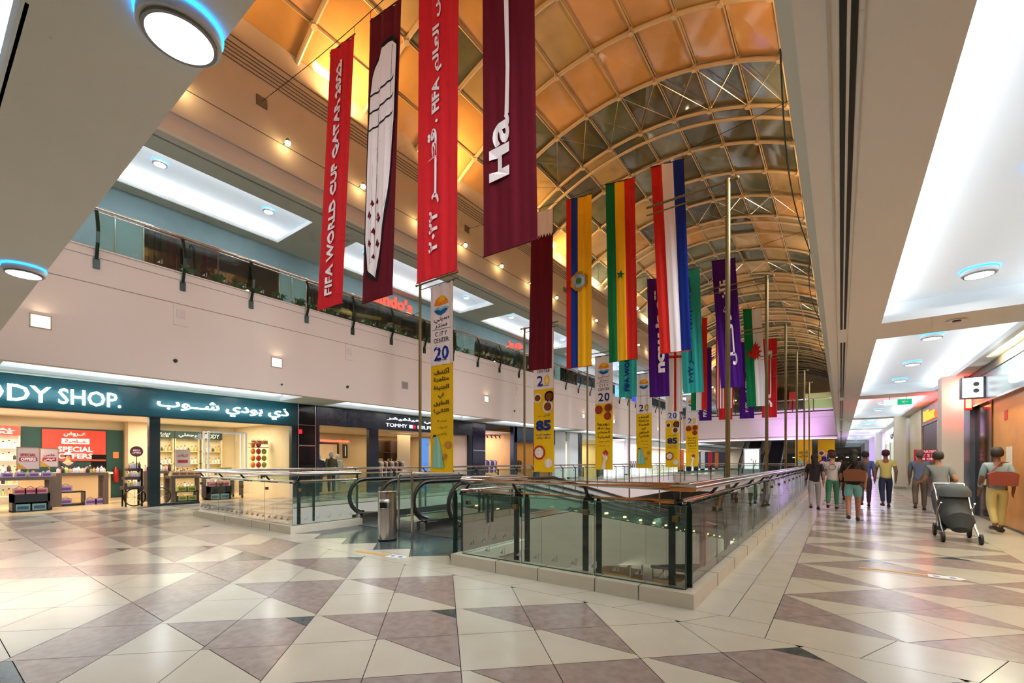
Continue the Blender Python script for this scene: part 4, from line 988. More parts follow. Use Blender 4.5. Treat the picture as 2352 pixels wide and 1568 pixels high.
# goods
GC = [('#f2e6d0', '#7a3a2a'), ('#e9ddf0', '#5a3a8a'), ('#b8d08a', '#2f5a2a'), ('#f0c0c8', '#a02040'), ('#dfe6ee', '#20242c'), ('#e8b070', '#7a3a10'), ('#3a2a26', '#d8c8b0')]
BOT = []
for i, (c1, c2) in enumerate(GC):
    m = MB(); m.lathe([(.03, 0), (.032, .01), (.032, .1), (.012, .125), (.012, .14)], (0, 0, 0), 8, 0); m.lathe([(.015, .14), (.015, .165)], (0, 0, 0), 8, 1)
    BOT.append(m.build('bottle', [mat('bottle' + c1, c1, .35), mat('cap' + c2, c2, .4)], None, True))
BXM = []
for c1, c2 in (('#b9a8c8', '#7a4a9a'), ('#d9a0a8', '#a8384a'), ('#c8c86a', '#6a7a2a'), ('#7aa0a8', '#2a5a68'), ('#e0c0a0', '#a0522a')):
    m = MB(); m.box(-.1, -.13, 0, .1, .13, .17, mi=0); m.box(.1, -.1, .04, .103, .1, .12, mi=1); m.tube([(0, -.08, .17), (0, 0, .23), (0, .08, .17)], .008, 5, mi=1)
    BXM.append(m.build('gift_box', [mat('gift' + c1, c1, .6), mat('gift' + c2, c2, .5)]))
USED = set()
def put(proto, x, y, z, label, cat, group, s=1, rz=0):
    if proto.name in USED: o = proto.copy(); COL.objects.link(o)
    else: USED.add(proto.name); o = proto
    o.location = (x, y, z); o.scale = (s, s, s); o.rotation_euler = (0, 0, rz); return tag(o, label, cat, group)
def bottles(x, ya, yb, z, n, group, s=1.2):
    for i in range(n): put(BOT[(i * 3 + int(z * 10)) % 7], x, ya + (yb - ya) * (i + .5) / n, z, 'one of the small ' + group, 'bottle', group, s * (.85 + .3 * ((i * 7) % 3) / 2))
def gifts(x, ya, yb, z, n, group, ci, s=1.0):
    for i in range(n): put(BXM[ci], x, ya + (yb - ya) * (i + .5) / n, z, 'one of the ' + group, 'gift box', group, s)
WD = mat('brown_wood', '#6b5a50', .5); WDL = mat('pale_wood', '#d8b98e', .5); DK = mat('dark_metal', '#2c2f34', .4, .3)
def table(name, label, x0, x1, y0, y1, h, m, leg=.09, cast=False):
    t = thing(name, label, 'table', ((x0 + x1) / 2, (y0 + y1) / 2, 0)); b = .1 if cast else 0
    MB().box(x0, y0, h - .09, x1, y1, h).build('top', m, t)
    for x in (x0, x1 - leg):
        for y in (y0, y1 - leg * 1.4):
            MB().box(x, y, b, x + leg, y + leg * 1.4, h - .09).build('leg', m, t)
            if cast: MB().tube([(x + leg / 2, y, .05), (x + leg / 2, y + .05, .05)], .05, 10).build('caster', BLACK, t)
    return t
table('display_table', 'dark display table on casters at the open shop entrance', -19.8, -18.9, 1.35, 2.75, .98, WD, cast=True)
gifts(-19.05, 1.4, 2.7, .98, 5, 'boxes on the caster table', 0, .8); bottles(-19.3, 1.4, 2.7, .98, 12, 'bottles on the caster table'); 
t = thing('storage_crate', 'black low crate under the caster table', 'crate', (-18.95, 2.2, 0))
for q in ((-19.3, 1.85, 0, -18.7, 2.6, .03), (-19.3, 1.85, .27, -18.7, 2.6, .5), (-19.3, 1.85, 0, -18.7, 1.9, .5), (-19.3, 2.55, 0, -18.7, 2.6, .5), (-19.33, 1.85, 0, -19.3, 2.6, .5)): MB().box(*q).build('panel', DK, t)
gifts(-18.85, 1.9, 2.55, .03, 2, 'blue boxes in the black crate', 3, 1.1); gifts(-18.9, 1.9, 2.55, .5, 3, 'pink boxes on top of the black crate', 1, .95)
PGR = mat('print_red', '#b8324a', .5)
for k, (a, b, za, zb, lb) in enumerate(((2.0, 2.47, 1.2, 1.86, 'white sale board with red English words standing on the caster table'), (2.5, 2.9, 1.26, 1.84, 'white sale board with red Arabic words behind the English one'))):
    t = thing('table_sign', lb, 'sign', (-19.35, (a + b) / 2, .98)); x = -19.35 - k * .2
    MB().box(x - .015, a, za, x + .015, b, zb).build('board', mat('board_white', '#ead9dc', .6), t); MB().tube([(x, (a + b) / 2, .98), (x, (a + b) / 2, za)], .012, 6).build('stand', STEEL, t)
    m = MB()
    for q in ((a, za, b, za + .012), (a, zb - .012, b, zb), (a, za, a + .012, zb), (b - .012, za, b, zb)): m.box(x + .012, q[0], q[1], x + .022, q[2], q[3])
    m.build('frame', mat('wood_frame', '#8a6a4a', .5), t)
    ltr('SPECIAL' if k == 0 else 'خاص', a + .07, b - .07, 1.58, 1.67, PGR, t, x=x + .017, bold=.03); MB().box(x + .016, a + .05, 1.44, x + .018, b - .05, 1.55).build('red_bar', PGR, t)
    ltr('OFFERS' if k == 0 else 'عروض', a + .08, b - .08, 1.455, 1.535, PW, t, x=x + .02, bold=.03)
    m = MB(); m.prism([(a + .01, za + .012), (a + .22, za + .012), (a + .01, za + .2)], (x + .016, 0, 0), FY, FZ, .002); m.build('gold_corner', mat('gold_corner', '#e0a83a', .5), t)
table('display_table', 'long brown display table with white cosmetics in front of the cash counter', -20.6, -19.9, 2.9, 4.15, 1.06, WD)
bottles(-20.0, 2.95, 4.1, 1.06, 14, 'jars on the long brown table', 1.1); bottles(-20.3, 2.95, 4.1, 1.06, 12, 'bottles at the back of the long brown table', 1.3)
t = thing('low_shelf', 'low black shelf with gift baskets under the long brown table', 'shelf', (-20.2, 3.2, 0))
for z in (0.02, .42): MB().box(-20.5, 2.6, z, -20.0, 3.6, z + .04).build('board', DK, t)
for y in (2.6, 3.57): MB().box(-20.5, y, 0, -20.0, y + .03, .46).build('side', DK, t)
gifts(-20.15, 2.7, 3.3, .46, 2, 'purple baskets on the low black shelf', 0, 1.1); gifts(-20.15, 2.7, 3.3, .06, 2, 'purple baskets inside the low black shelf', 0, 1.0); gifts(-20.1, 3.6, 4.1, .0, 2, 'purple baskets on the shop floor', 0, 1.1)
t = thing('cash_counter', 'pale wooden cash counter in front of the red poster', 'counter', (-21.6, 3.6, 0))
MB().box(-21.9, 2.3, 0, -21.3, 4.5, .98).build('body', WDL, t); MB().box(-21.95, 2.25, .98, -21.2, 4.55, 1.05).build('top', mat('counter_top', '#f1e4cc', .4), t)
t = thing('cash_register', 'black till screen on the cash counter', 'till', (-21.5, 4.25, 1.05))
MB().box(-21.65, 4.1, 1.05, -21.35, 4.4, 1.12).build('base', BLACK, t); MB().box(-21.5, 4.0, 1.16, -21.46, 4.42, 1.42).build('screen', BLACK, t); MB().tube([(-21.5, 4.2, 1.1), (-21.5, 4.2, 1.2)], .02, 6).build('neck', BLACK, t)
tag(MB().box(-21.3, 3.5, 1.06, -21.27, 4.0, 1.2).build('counter_notice', PR), 'small red notice standing on the cash counter', 'sign')
tag(MB().box(-21.9, 4.1, 1.5, -21.88, 4.5, 1.68).build('menu_board', BLACK), 'small black hanging board in front of the red poster', 'sign')
def shelfunit(label, x, y0, y1, h, n, mt, rows=True, gname='', header=None, htxt='', depth=.3):
    t = thing('shelf_unit', label, 'shelf', (x, (y0 + y1) / 2, 0))
    MB().box(x - depth, y0, 0, x - depth + .02, y1, h).build('back', mt, t)
    for y in (y0, y1 - .03): MB().box(x - depth, y, 0, x, y + .03, h).build('side', mt, t)
    for i in range(n):
        z = .25 + i * (h - .6) / n; MB().box(x - depth, y0, z, x, y1, z + .025).build('shelf', mt, t)
        if rows: bottles(x - .1, y0 + .05, y1 - .05, z + .025, max(4, int((y1 - y0) / .13)), gname + ', %s board up' % ORD[i], 1.35)
    if header:
        MB().box(x - .05, y0, h - .32, x + .01, y1, h).build('header', header, t); 
        if htxt: ltr(htxt, y0 + .12, y1 - .12, h - .27, h - .08, PW, t, x=x + .015, bold=.02)
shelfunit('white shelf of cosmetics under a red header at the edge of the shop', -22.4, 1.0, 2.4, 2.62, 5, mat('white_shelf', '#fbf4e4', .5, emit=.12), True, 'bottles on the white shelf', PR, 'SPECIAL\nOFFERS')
HG = mat('header_green', '#24423a', .5)
for k, (a, b, s) in enumerate(((5.95, 6.85, 'تشكيلة\nFACE'), (6.9, 7.8, 'رجعلي'), (7.9, 8.7, 'BODY'))):
    shelfunit('back wall shelf with dark green header, %s behind the window' % ORD[k], -22.8, a, b, 2.72, 4, mat('cream_shelf', '#efe0b8', .6), True, 'bottles on back wall shelf %s' % ORD[k], HG, s)
# window display behind the glass
table('display_table', 'brown display table behind the shop window', -19.4, -18.7, 5.55, 6.6, .92, WD); gifts(-18.9, 5.6, 6.5, .92, 4, 'boxes on the window table', 4, .9); bottles(-19.1, 5.6, 6.5, .92, 9, 'bottles on the window table', 1.4)
table('display_table', 'second brown table behind the window, beside the pillar', -20.6, -19.9, 5.1, 6.0, 1.08, WD); bottles(-20.1, 5.15, 5.95, 1.08, 9, 'bottles on the table beside the pillar', 1.5)
t = thing('low_shelf', 'black two tier stand with green gift bags under the window table', 'shelf', (-18.9, 6.0, 0))
for z in (.02, .34): MB().box(-19.2, 5.7, z, -18.75, 6.4, z + .03).build('board', DK, t)
for y in (5.7, 6.37): MB().box(-19.2, y, 0, -18.75, y + .03, .37).build('side', DK, t)
gifts(-18.85, 5.75, 6.35, .05, 2, 'green bags on the lower tier', 2, .95); gifts(-18.9, 5.75, 6.35, .37, 2, 'green bags on the upper tier', 2, .95)
t = thing('table_sign', 'white sale board with red Arabic words in the shop window', 'sign', (-19.0, 6.0, .92))
MB().box(-19.02, 5.75, 1.25, -18.98, 6.2, 1.85).build('board', mat('board_white', '#ead9dc', .6), t); MB().tube([(-19, 5.98, .92), (-19, 5.98, 1.26)], .012, 6).build('stand', STEEL, t)
ltr('تنزيلات', 5.82, 6.13, 1.58, 1.7, PGR, t, x=-18.975, bold=.02); MB().box(-18.98, 5.82, 1.38, -18.975, 6.13, 1.48).build('red_bar', PGR, t)
t = thing('display_case', 'white framed glass display case with a lit inside', 'display case', (-18.4, 7.1, 0))
m = MB()
for y in (6.5, 7.75):
    for x in (-18.6, -18.2): m.box(x - .03, y - .03, .75, x + .03, y + .03, 2.5)
for z in (.75, 2.47):
    for x in (-18.6, -18.2): m.box(x - .03, 6.5, z, x + .03, 7.75, z + .05)
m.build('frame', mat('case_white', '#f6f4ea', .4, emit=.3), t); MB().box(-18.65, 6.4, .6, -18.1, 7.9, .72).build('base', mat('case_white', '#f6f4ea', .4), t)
for y in (6.5, 7.8): MB().box(-18.6, y - .04, 0, -18.2, y + .04, .6).build('leg', WD, t)
MB().box(-18.5, 6.9, 1.0, -18.3, 7.3, 1.2).build('green_box', mat('lime_box', '#a8b03a', .5), t)
t = thing('hanging_display', 'tall rack hung with orange and red nets of soaps', 'display rack', (-19.6, 9.0, 0))
MB().tube([(-19.6, 8.85, 0), (-19.6, 8.85, 2.2)], .02, 6).build('pole', STEEL, t)
for i in range(14):
    z = 1.0 + (i // 3) * .28; y = 8.6 + (i % 3) * .22; MB().ball((-19.55, y, z), .1, 8, sz=1.2).build('soap_net', mat(('net_orange', 'net_red', 'net_green')[i % 3], ('#d9742a', '#b3262a', '#8a9a3a')[i % 3], .6), t, True)
for z in (2.05, 2.2): MB().box(-19.75, 8.5, z - .05, -19.45, 9.2, z - .03).build('shelf', WD, t)
gifts(-19.6, 8.5, 9.2, 2.17, 3, 'baskets on top of the soap rack', 4, .8)
tag(MB().box(-18.3, 8.4, 0, -18.2, 8.9, .72).build('display_plinth', mat('plum_panel', '#7a4048', .5)), 'plum coloured low panel in the shop window', 'plinth')
# vendor cart with bicycle wheels
t = thing('vendor_cart', 'dark three tier cart with bicycle wheels beside the storefront post', 'cart', (-18.2, 4.35, 0))
for i, (z, dx) in enumerate(((.55, .0), (.85, .12), (1.12, .22))):
    MB().box(-18.45 - dx, 4.12 + i * .07, z, -18.0 - dx, 4.62, z + .09).build('tray', mat('tray_plum', '#4a3238', .5), t)
    bottles(-18.1 - dx, 4.15 + i * .07, 4.6, z + .09, 6, 'tins on the cart, %s tray' % ORD[i], 1.1)
for x in (-18.4, -18.05): MB().box(x - .015, 4.15, 0, x + .015, 4.19, .55).build('leg', BLACK, t); MB().box(x - .015, 4.55, 0, x + .015, 4.6, 1.2).build('leg', BLACK, t)
for y in (4.38, 5.05):
    w_ = MB().tube([(-17.98, y + .27 * cos(a * pi / 12), .3 + .27 * sin(a * pi / 12)) for a in range(24)], .018, 6, closed=True).build('wheel', BLACK, t, True)
    m = MB()
    for a in range(8): m.tube([(-17.98, y, .3), (-17.98, y + .26 * cos(a * pi / 4), .3 + .26 * sin(a * pi / 4))], .005, 4)
    m.build('spokes', STEEL, t)
MB().tube([(-18.3, 4.5, 1.2), (-18.3, 4.5, 1.6)], .012, 6).build('sign_stem', BLACK, t)
MB().prism([(.17 * cos(a * pi / 10), .17 * sin(a * pi / 10)) for a in range(20)], (-18.3, 4.5, 1.75), FY, FZ, .02).build('round_sign', mat('plum_sign', '#8a3a48', .5), t)
ltr('MEGA\nOFFERS', 4.39, 4.61, 1.68, 1.82, PW, t, x=-18.275, bold=.02)

# black pier with steel edges, then the navy storefront
t = thing('pier_cladding', 'glossy black pier with steel edge strips between the teal and navy shops', 'pier', (XF, 9.8, 0))
MB().box(XF - .2, 9.44, 0, XF + .1, 10.2, 3.74).build('panel', BLK2, t); m = MB(); m.box(XF + .09, 9.44, 0, XF + .12, 9.48, 3.74); m.box(XF + .09, 10.17, 0, XF + .12, 10.2, 3.74); m.box(XF + .09, 9.44, 2.05, XF + .12, 10.2, 2.09); m.box(XF + .09, 9.44, 2.9, XF + .115, 10.2, 2.92); m.build('edge_strip', STEEL, t)
MB().box(XF + .1, 9.5, 2.55, XF + .115, 9.62, 2.72).build('red_light_sign', emis('red_sign', '#ff2030', 2), t)
shell(10.25, 20.0, '#d2b78c', '#a98a60', power=230, col=(1, .84, .62))
t = thing('storefront_sign', 'navy storefront fascia with white Arabic and Latin lettering round a small flag', 'shop sign', (XF, 15, 2.95))
MB().box(XF - .05, 10.22, 2.95, XF + .12, 20.05, 3.74).build('fascia_board', NAVY, t)
LW2 = emis('sign_letters_soft', '#f0f4f8', 1.6)
ltr('تومي هيلفيغر', 13.8, 17.6, 3.38, 3.6, LW2, t, bold=.02, depth=.02); ltr('TOMMY', 13.75, 15.05, 3.1, 3.27, LW2, t, depth=.02); ltr('HILFIGER', 15.75, 17.5, 3.1, 3.27, LW2, t, bold=.01, depth=.02)
MB().box(XF + .125, 15.2, 3.1, XF + .14, 15.42, 3.27).build('flag_white', LW2, t); MB().box(XF + .125, 15.42, 3.1, XF + .14, 15.62, 3.27).build('flag_red', emis('flag_red_glow', '#e02038', 1.2), t)
t = thing('shop_entrance', 'navy storefront frame with piers and display windows', 'shop front', (XF, 15, 0))
for a, b in ((10.2, 10.38), (12.83, 13.34), (19.7, 20.05)): MB().box(XF - .1, a, 0, XF + .1, b, 2.95).build('post', NAVY, t)
for a, b in ((10.38, 12.83), (13.34, 16.8)): MB().quad((XF, a, .05), (XF, b, .05), (XF, b, 2.93), (XF, a, 2.93)).build('window_pane', SGL, t)
tag(MB().box(XF - .1, 17.5, .0, XF - .02, 19.7, 2.95).build('window_poster', mat('window_poster', '#e3c4ae', .6, noise=.3, nscale=1.2, ncol='#d09c86')), 'tall pale pink poster filling the right bay of the navy shop', 'poster')
tag(MB().box(-18.6, 16.9, .0, -18.5, 17.4, 2.7).build('standing_screen', emis('blue_screen', '#5b8ee0', 1.1)), 'tall blue and white screen inside the navy shop', 'screen')
def garments(x, ya, yb, z, n, cols, group, L=.75, par=None):
    for i in range(n):
        y = ya + (yb - ya) * (i + .5) / n; w_ = .22; c = cols[i % len(cols)]
        m = MB(); o = [(-w_, 0), (-w_ * .35, .07), (w_ * .35, .07), (w_, 0), (w_ * .95, -.3), (w_ * .6, -.25), (w_ * .62, -L), (-w_ * .62, -L), (-w_ * .6, -.25), (-w_ * .95, -.3)]
        m.prism(o, (x, y, z), FX, FZ, .045)
        tag(m.build('hanging_garment', mat('garment' + c, c, .8)), 'garment on a hanger among the ' + group, 'clothing', group)
def rack(label, x, ya, yb, z, n, cols, group):
    t = thing('clothes_rail', label, 'clothes rail', (x, (ya + yb) / 2, 0))
    MB().tube([(x, ya, z + .09), (x, yb, z + .09)], .014, 6).build('rail', STEEL, t)
    for y in (ya, yb): MB().tube([(x, y, 0), (x, y, z + .09)], .016, 6).build('upright', STEEL, t)
    garments(x, ya + .05, yb - .05, z + .01, n, cols, group)
rack('clothes rail with light jackets in the middle bay of the navy shop', -19.2, 14.2, 16.2, 1.35, 14, ['#d8d2c8', '#2a3048', '#b8a890', '#e8e4dc', '#7a2a30'], 'jackets on the middle rail')
rack('clothes rail deep in the first bay of the navy shop', -20.5, 11.6, 13.0, 1.4, 9, ['#23283a', '#8a8478', '#c8b89a'], 'clothes on the first bay rail')
def mannequin(x, y, coat, trous, label, h=1.75):
    t = thing('mannequin', label, 'mannequin', (x, y, 0)); s = h / 1.75
    def L(p): return [(x + a * s, y + b * s, c * s) for a, b, c in p]
    MB().tube(L([(0, 0, .95), (0, 0, 1.1), (0, 0, 1.3), (0, 0, 1.45), (0, 0, 1.52)]), [.15 * s, .15 * s, .19 * s, .17 * s, .07 * s], 12, up=(0, 1, 0)).build('jacket', coat, t, True)
    for q in (-1, 1): MB().tube(L([(0, q * .17, 1.45), (.02, q * .25, 1.2), (.08, q * .26, .95)]), [.07, .06, .045], 8).build('sleeve', coat, t, True); MB().tube(L([(0, q * .09, 1.0), (0, q * .1, .5), (0, q * .1, .08)]), [.1, .075, .05], 8).build('trouser_leg', trous, t, True)
    MB().ball((x, y, 1.64 * s), .1 * s, 12, sz=1.25).build('head', mat('mannequin_white', '#f0e8dc', .4), t, True)
    MB().lathe([(.18, 0), (.18, .02)], (x, y, 0), 16).build('base', STEEL, t)
D1, D2, D3 = mat('denim', '#2b3550', .8), mat('olive_puffer', '#5a523a', .5, bump=.6, nscale=14), mat('cream_cloth', '#d9cfbf', .8)
mannequin(-18.3, 10.75, D1, D1, 'mannequin in dark denim in the navy shop window'); mannequin(-18.35, 11.38, D2, mat('mgrey', '#3a3a40', .8), 'mannequin in an olive padded jacket', 1.85); mannequin(-18.6, 11.85, D3, D3, 'mannequin in cream clothes behind the padded jacket')
def pframe(x, y0, y1, z0, z1, fc, ic, label):
    t = thing('framed_picture', label, 'picture', (x, (y0 + y1) / 2, z0)); MB().box(x, y0, z0, x + .05, y1, z1).build('frame', mat('pf' + fc, fc, .5), t); MB().box(x + .05, y0 + .12, z0 + .12, x + .055, y1 - .12, z1 - .12).build('picture', mat('pi' + ic, ic, .6, emit=.15, noise=.5, nscale=3), t)
pframe(-23.15, 13.2, 14.8, 1.3, 2.5, '#3a241a', '#d9b890', 'dark framed picture behind the first bay of the navy shop'); pframe(-23.15, 17.6, 19.4, 1.2, 2.7, '#35201a', '#e0c0a0', 'dark framed picture behind the middle rail'); pframe(-22.9, 14.9, 15.2, 1.6, 2.4, '#2a2a2a', '#e8e0d0', 'small black framed picture in the navy shop')
t = thing('shelf_unit', 'dark brown wall shelf with small white goods behind the middle clothes rail', 'shelf', (-20.9, 16, 0))
MB().box(-21.0, 15.3, 0, -20.9, 17.6, 2.6).build('back', mat('espresso', '#3a2018', .4), t)
for z in (.9, 1.4, 1.9): MB().box(-20.9, 15.3, z, -20.55, 17.6, z + .04).build('shelf', mat('espresso', '#3a2018', .4), t)
for yy in (15.3, 16.4, 17.56): MB().box(-20.9, yy, 0, -20.55, yy + .04, 2.6).build('side', mat('espresso', '#3a2018', .4), t)
gifts(-20.7, 15.5, 17.4, .94, 4, 'folded goods on the lower brown shelf', 4, .9); gifts(-20.7, 15.5, 17.4, 1.44, 3, 'folded goods on the upper brown shelf', 4, .8)
tag(MB().box(-19.9, 16.35, 0, -19.8, 17.2, 2.9).build('curtain_panel', mat('beige_curtain', '#d8bf98', .8)), 'tall beige curtain panel right of the brown shelf', 'curtain')
table('display_table', 'low white nest of tables at the navy shop window', -18.9, -18.3, 12.1, 12.75, .5, WHITE, .04)

# further shops along the left walkway
t = thing('pier_cladding', 'dark pier tinged with purple beside the navy shop', 'pier', (XF, 20.6, 0)); MB().box(XF - .2, 20.08, 0, XF + .1, 21.25, 3.74).build('panel', mat('purple_black', '#1f1a3a', .12), t); MB().box(XF + .09, 20.1, 2.05, XF + .12, 21.2, 2.09).build('edge_strip', STEEL, t)
def pier(a, b, c, label, h=3.74, cx=.1):
    t = thing('pier_cladding', label, 'pier', (XF, (a + b) / 2, 0)); MB().box(XF - .2, a, 0, XF + cx, b, h).build('panel', mat('pier' + c, c, .3), t); MB().box(XF - .2, a, 0, XF + cx + .01, b, .12).build('plinth', STEEL, t)
def front(a, b, za, c, label, word=None, wy=None, wm=None):
    t = thing('storefront_sign', label, 'shop sign', (XF, (a + b) / 2, za)); MB().box(XF - .05, a, za, XF + .1, b, 3.74).build('fascia_board', mat('fascia' + c, c, .35), t)
    if word: ltr(word, wy[0], wy[1], za + .25, 3.55, wm or LW2, t, bold=.02, depth=.02)
shell(21.3, 24.3, '#efe6ee', '#c9b8c0', power=420, col=(.95, .85, 1), h=3.3)
rack('clothes rail in the purple-lit shop', -18.8, 21.7, 23.8, 1.4, 12, ['#3a3440', '#c8c0cc', '#6a4a7a'], 'clothes in the purple-lit shop'); rack('second clothes rail deep in the purple-lit shop', -20.6, 21.8, 23.9, 1.4, 10, ['#d8d0dc', '#2a2630'], 'clothes at the back of the purple-lit shop')
tag(MB().box(-23.19, 22.6, .6, -23.1, 24.0, 2.8).build('violet_wall_light', emis('violet_panel', '#d8a8ff', 2.2)), 'glowing violet wall panel in the purple-lit shop', 'light panel')
t = thing('track_light', 'black ceiling track with small spotlights in the purple-lit shop', 'track light', (-18.6, 22.7, 3.1)); MB().box(-18.62, 21.5, 3.12, -18.58, 24.1, 3.16).build('track', BLACK, t)
for i in range(6): MB().tube([(-18.6, 21.7 + i * .44, 3.12), (-18.5, 21.7 + i * .44, 2.95)], .04, 8).build('spot_head', BLACK, t)
shell(24.35, 29.5, '#b58a4a', '#7a5a38', power=170, col=(1, .8, .5)); front(24.3, 29.6, 2.7, '#16324a', 'dark blue storefront fascia with a single white letter', 'G', (28.3, 28.9)); pier(24.2, 24.6, '#14222e', 'dark pier left of the gold interior'); pier(27.0, 27.4, '#1c3a5a', 'blue pier in the middle of the gold interior')
rack('clothes rail in the gold interior shop', -18.9, 25.2, 26.8, 1.4, 9, ['#2a2320', '#8a6a3a'], 'clothes in the gold interior shop')
pier(29.6, 31.2, '#e8ecec', 'wide white pier, nearest the viewer of the white shops'); pier(31.9, 33.3, '#dfe4e6', 'second wide white pier'); shell(31.2, 33.8, '#e0dccb', '#c8c0ae', power=250, col=(1, .97, .9)); pier(33.4, 34.0, '#20282c', 'slim black pier beside a cream interior')
shell(34.0, 37.4, '#dcc98e', '#b8a878', power=230, col=(1, .92, .7)); front(33.9, 37.5, 3.3, '#dfe8ea', 'plain pale fascia over the cream interior'); table('display_table', 'table in the cream interior shop', -19.6, -18.7, 34.6, 36.5, .9, WD); pframe(-21.5, 35.2, 36.4, .9, 2.1, '#3a2a1a', '#e8d8a0', 'framed mirror in the cream interior shop')
pier(37.4, 38.3, '#2a3436', 'black pier between the cream and white interiors'); shell(38.3, 44.0, '#f4f0f4', '#d8d0d8', power=700, col=(1, .95, 1), h=3.4); rack('clothes rail in the bright white shop', -18.9, 38.9, 43, 1.4, 16, ['#9a88c0', '#3a3a4a', '#e0dce8'], 'clothes in the bright white shop')
pier(44.0, 44.8, '#c8c4c8', 'pale grey pier after the bright white shop'); shell(44.8, 51, '#f2ecee', '#cfc8cc', power=600, col=(1, .95, .97), h=3.4); front(44.8, 51, 3.2, '#e6e8ee', 'pale fascia over the last white shop before the bridge'); rack('clothes rail in the last white shop', -18.9, 45.5, 50, 1.4, 14, ['#b8b0c0', '#26262e'], 'clothes in the last white shop')
shell(51.1, 96, '#d8d0c8', '#b0a8a0', power=380, col=(1, .95, .9), h=3.3, side=False)
for k, (y, c) in enumerate(((62, '#e0662a'), (66, '#222630'), (70, '#3a4a5a'), (74, '#e8e8ec'), (79, '#c82a3a'), (84, '#d86a2a'))):
    t = thing('window_poster', ('orange poster beside the far left walkway', 'black poster beyond the orange one', 'slate poster in the far shop row', 'white poster in the far shop row', 'red poster in the far shop row', 'rust poster at the end of the far shop row')[k], 'poster', (XF, y, .6)); MB().box(XF, y, .2, XF + .06, y + 2.6, 2.9).build('sheet', mat('fp' + c, c, .5, emit=.35), t); MB().box(XF - .02, y - .06, .0, XF + .03, y + 2.66, 2.96).build('frame', BLACK, t)
front(51.1, 96, 3.1, '#dadcd8', 'long pale fascia over the far shop row')

# ================================================================ UPPER GALLERY FRONTS (X = -18)
XU = -18.0; TG = mat('slate_cladding', '#7d989c', .6, noise=.3, nscale=2, ncol='#6d888c')
m = MB(); m.box(XU - .1, .9, 9.0, XU, 34, 9.85); 
for a, b in ((.9, 4.6), (8.9, 10.0), (19.1, 20.65), (29.5, 31)): m.box(XU - .1, a, 6.2, XU + .02, b, 9.3)
struct(m.build('wall_upper', TG))
m = MB()
for y in (3.9, 4.6, 8.9, 9.4, 10.0, 19.1, 19.7, 20.65): m.box(XU + .0, y - .012, 6.2, XU + .04, y + .012, 9.0)
struct(m.build('trim_8', STEEL))
DR = mat('restaurant_dark', '#20130f', .5); m = MB(); m.box(-23, .9, 6.2, -22.9, 34, 9.6); m.box(-23, .9, 9.5, XU - .1, 34, 9.6); m.box(-23, 34, 6.2, XU - .1, 34.1, 9.85); struct(m.build('wall_upper', DR))
for k, (a, b) in enumerate(((4.6, 8.9), (10.0, 19.1), (20.65, 29.5))):
    t = thing('restaurant_window', '%s dark restaurant window of the upper gallery' % ORD[k], 'window', (XU, a, 6.2)); MB().quad((XU - .02, a, 6.2), (XU - .02, b, 6.2), (XU - .02, b, 9.0), (XU - .02, a, 9.0)).build('pane', SGL, t)
    m = MB(); n = max(2, round((b - a) / 2.2))
    for i in range(n + 1): m.box(XU - .05, a + (b - a) * i / n - .02, 6.2, XU, a + (b - a) * i / n + .02, 9.0)
    m.box(XU - .05, a, 8.96, XU, b, 9.0); m.build('frame', mat('bronze', '#2a1c14', .4, .4), t)
    for i in range(n * 2):
        y = a + (b - a) * (i + .5) / (n * 2); x = -19.5 - (i % 3) * .9; z = 8.0 + (i % 2) * .35
        p = thing('pendant_lamp', '%s warm pendant lamp behind the %s restaurant window' % (ORD[i], ORD[k]), 'lamp', (x, y, 9.5)); MB().tube([(x, y, 9.5), (x, y, z + .1)], .008, 4).build('cord', BLACK, p); MB().ball((x, y, z), .07, 8).build('bulb', emis('pendant_bulb', '#ffcf90', 12), p, True)
    area('restaurant_glow', (-20.5, (a + b) / 2, 9.3), (2, b - a - 1), 26, (1, .6, .3))
for y in (5.2, 6.4, 7.6): tag(MB().box(-22.85, y, 7.0, -22.8, y + .7, 8.6).build('wall_art', mat('dark_red_art', '#5a1c18', .6)), 'dark red wall panel inside the restaurant, %s from the viewer' % ORD[int((y - 5) / 1.2)], 'picture')
tag(MB().tube([(-18.6, 10.2, 8.15), (-18.6, 14.2, 8.55)], .09, 10).build('yellow_duct', mat('duct_yellow', '#8a7418', .5)), 'olive-yellow duct behind the restaurant window', 'duct')
tag(MB().tube([(-18.6, 21.0, 8.2), (-18.6, 25.5, 8.6)], .09, 10).build('yellow_duct', mat('duct_yellow', '#8a7418', .5)), 'olive-yellow duct below the red Arabic sign', 'duct')
REDG = emis('red_letters', '#ff4a3a', 2.2)
t = thing('restaurant_sign', 'glowing red Latin lettering on the slate band of the upper gallery', 'sign', (XU, 14.2, 9.1)); ltr("Nando's", 12.85, 15.7, 9.06, 9.66, REDG, t, x=XU + .02, bold=.02, depth=.06); MB().box(XU, 12.9, 9.3, XU + .03, 15.6, 9.34).build('mounting_rail', TG, t)
t = thing('restaurant_sign', 'glowing red Arabic lettering on the slate band farther along', 'sign', (XU, 24.9, 9.1)); ltr('ناندوز', 24.0, 25.7, 9.06, 9.6, REDG, t, x=XU + .02, bold=.02, depth=.06); MB().box(XU, 24.1, 9.3, XU + .03, 25.6, 9.34).build('mounting_rail', TG, t)
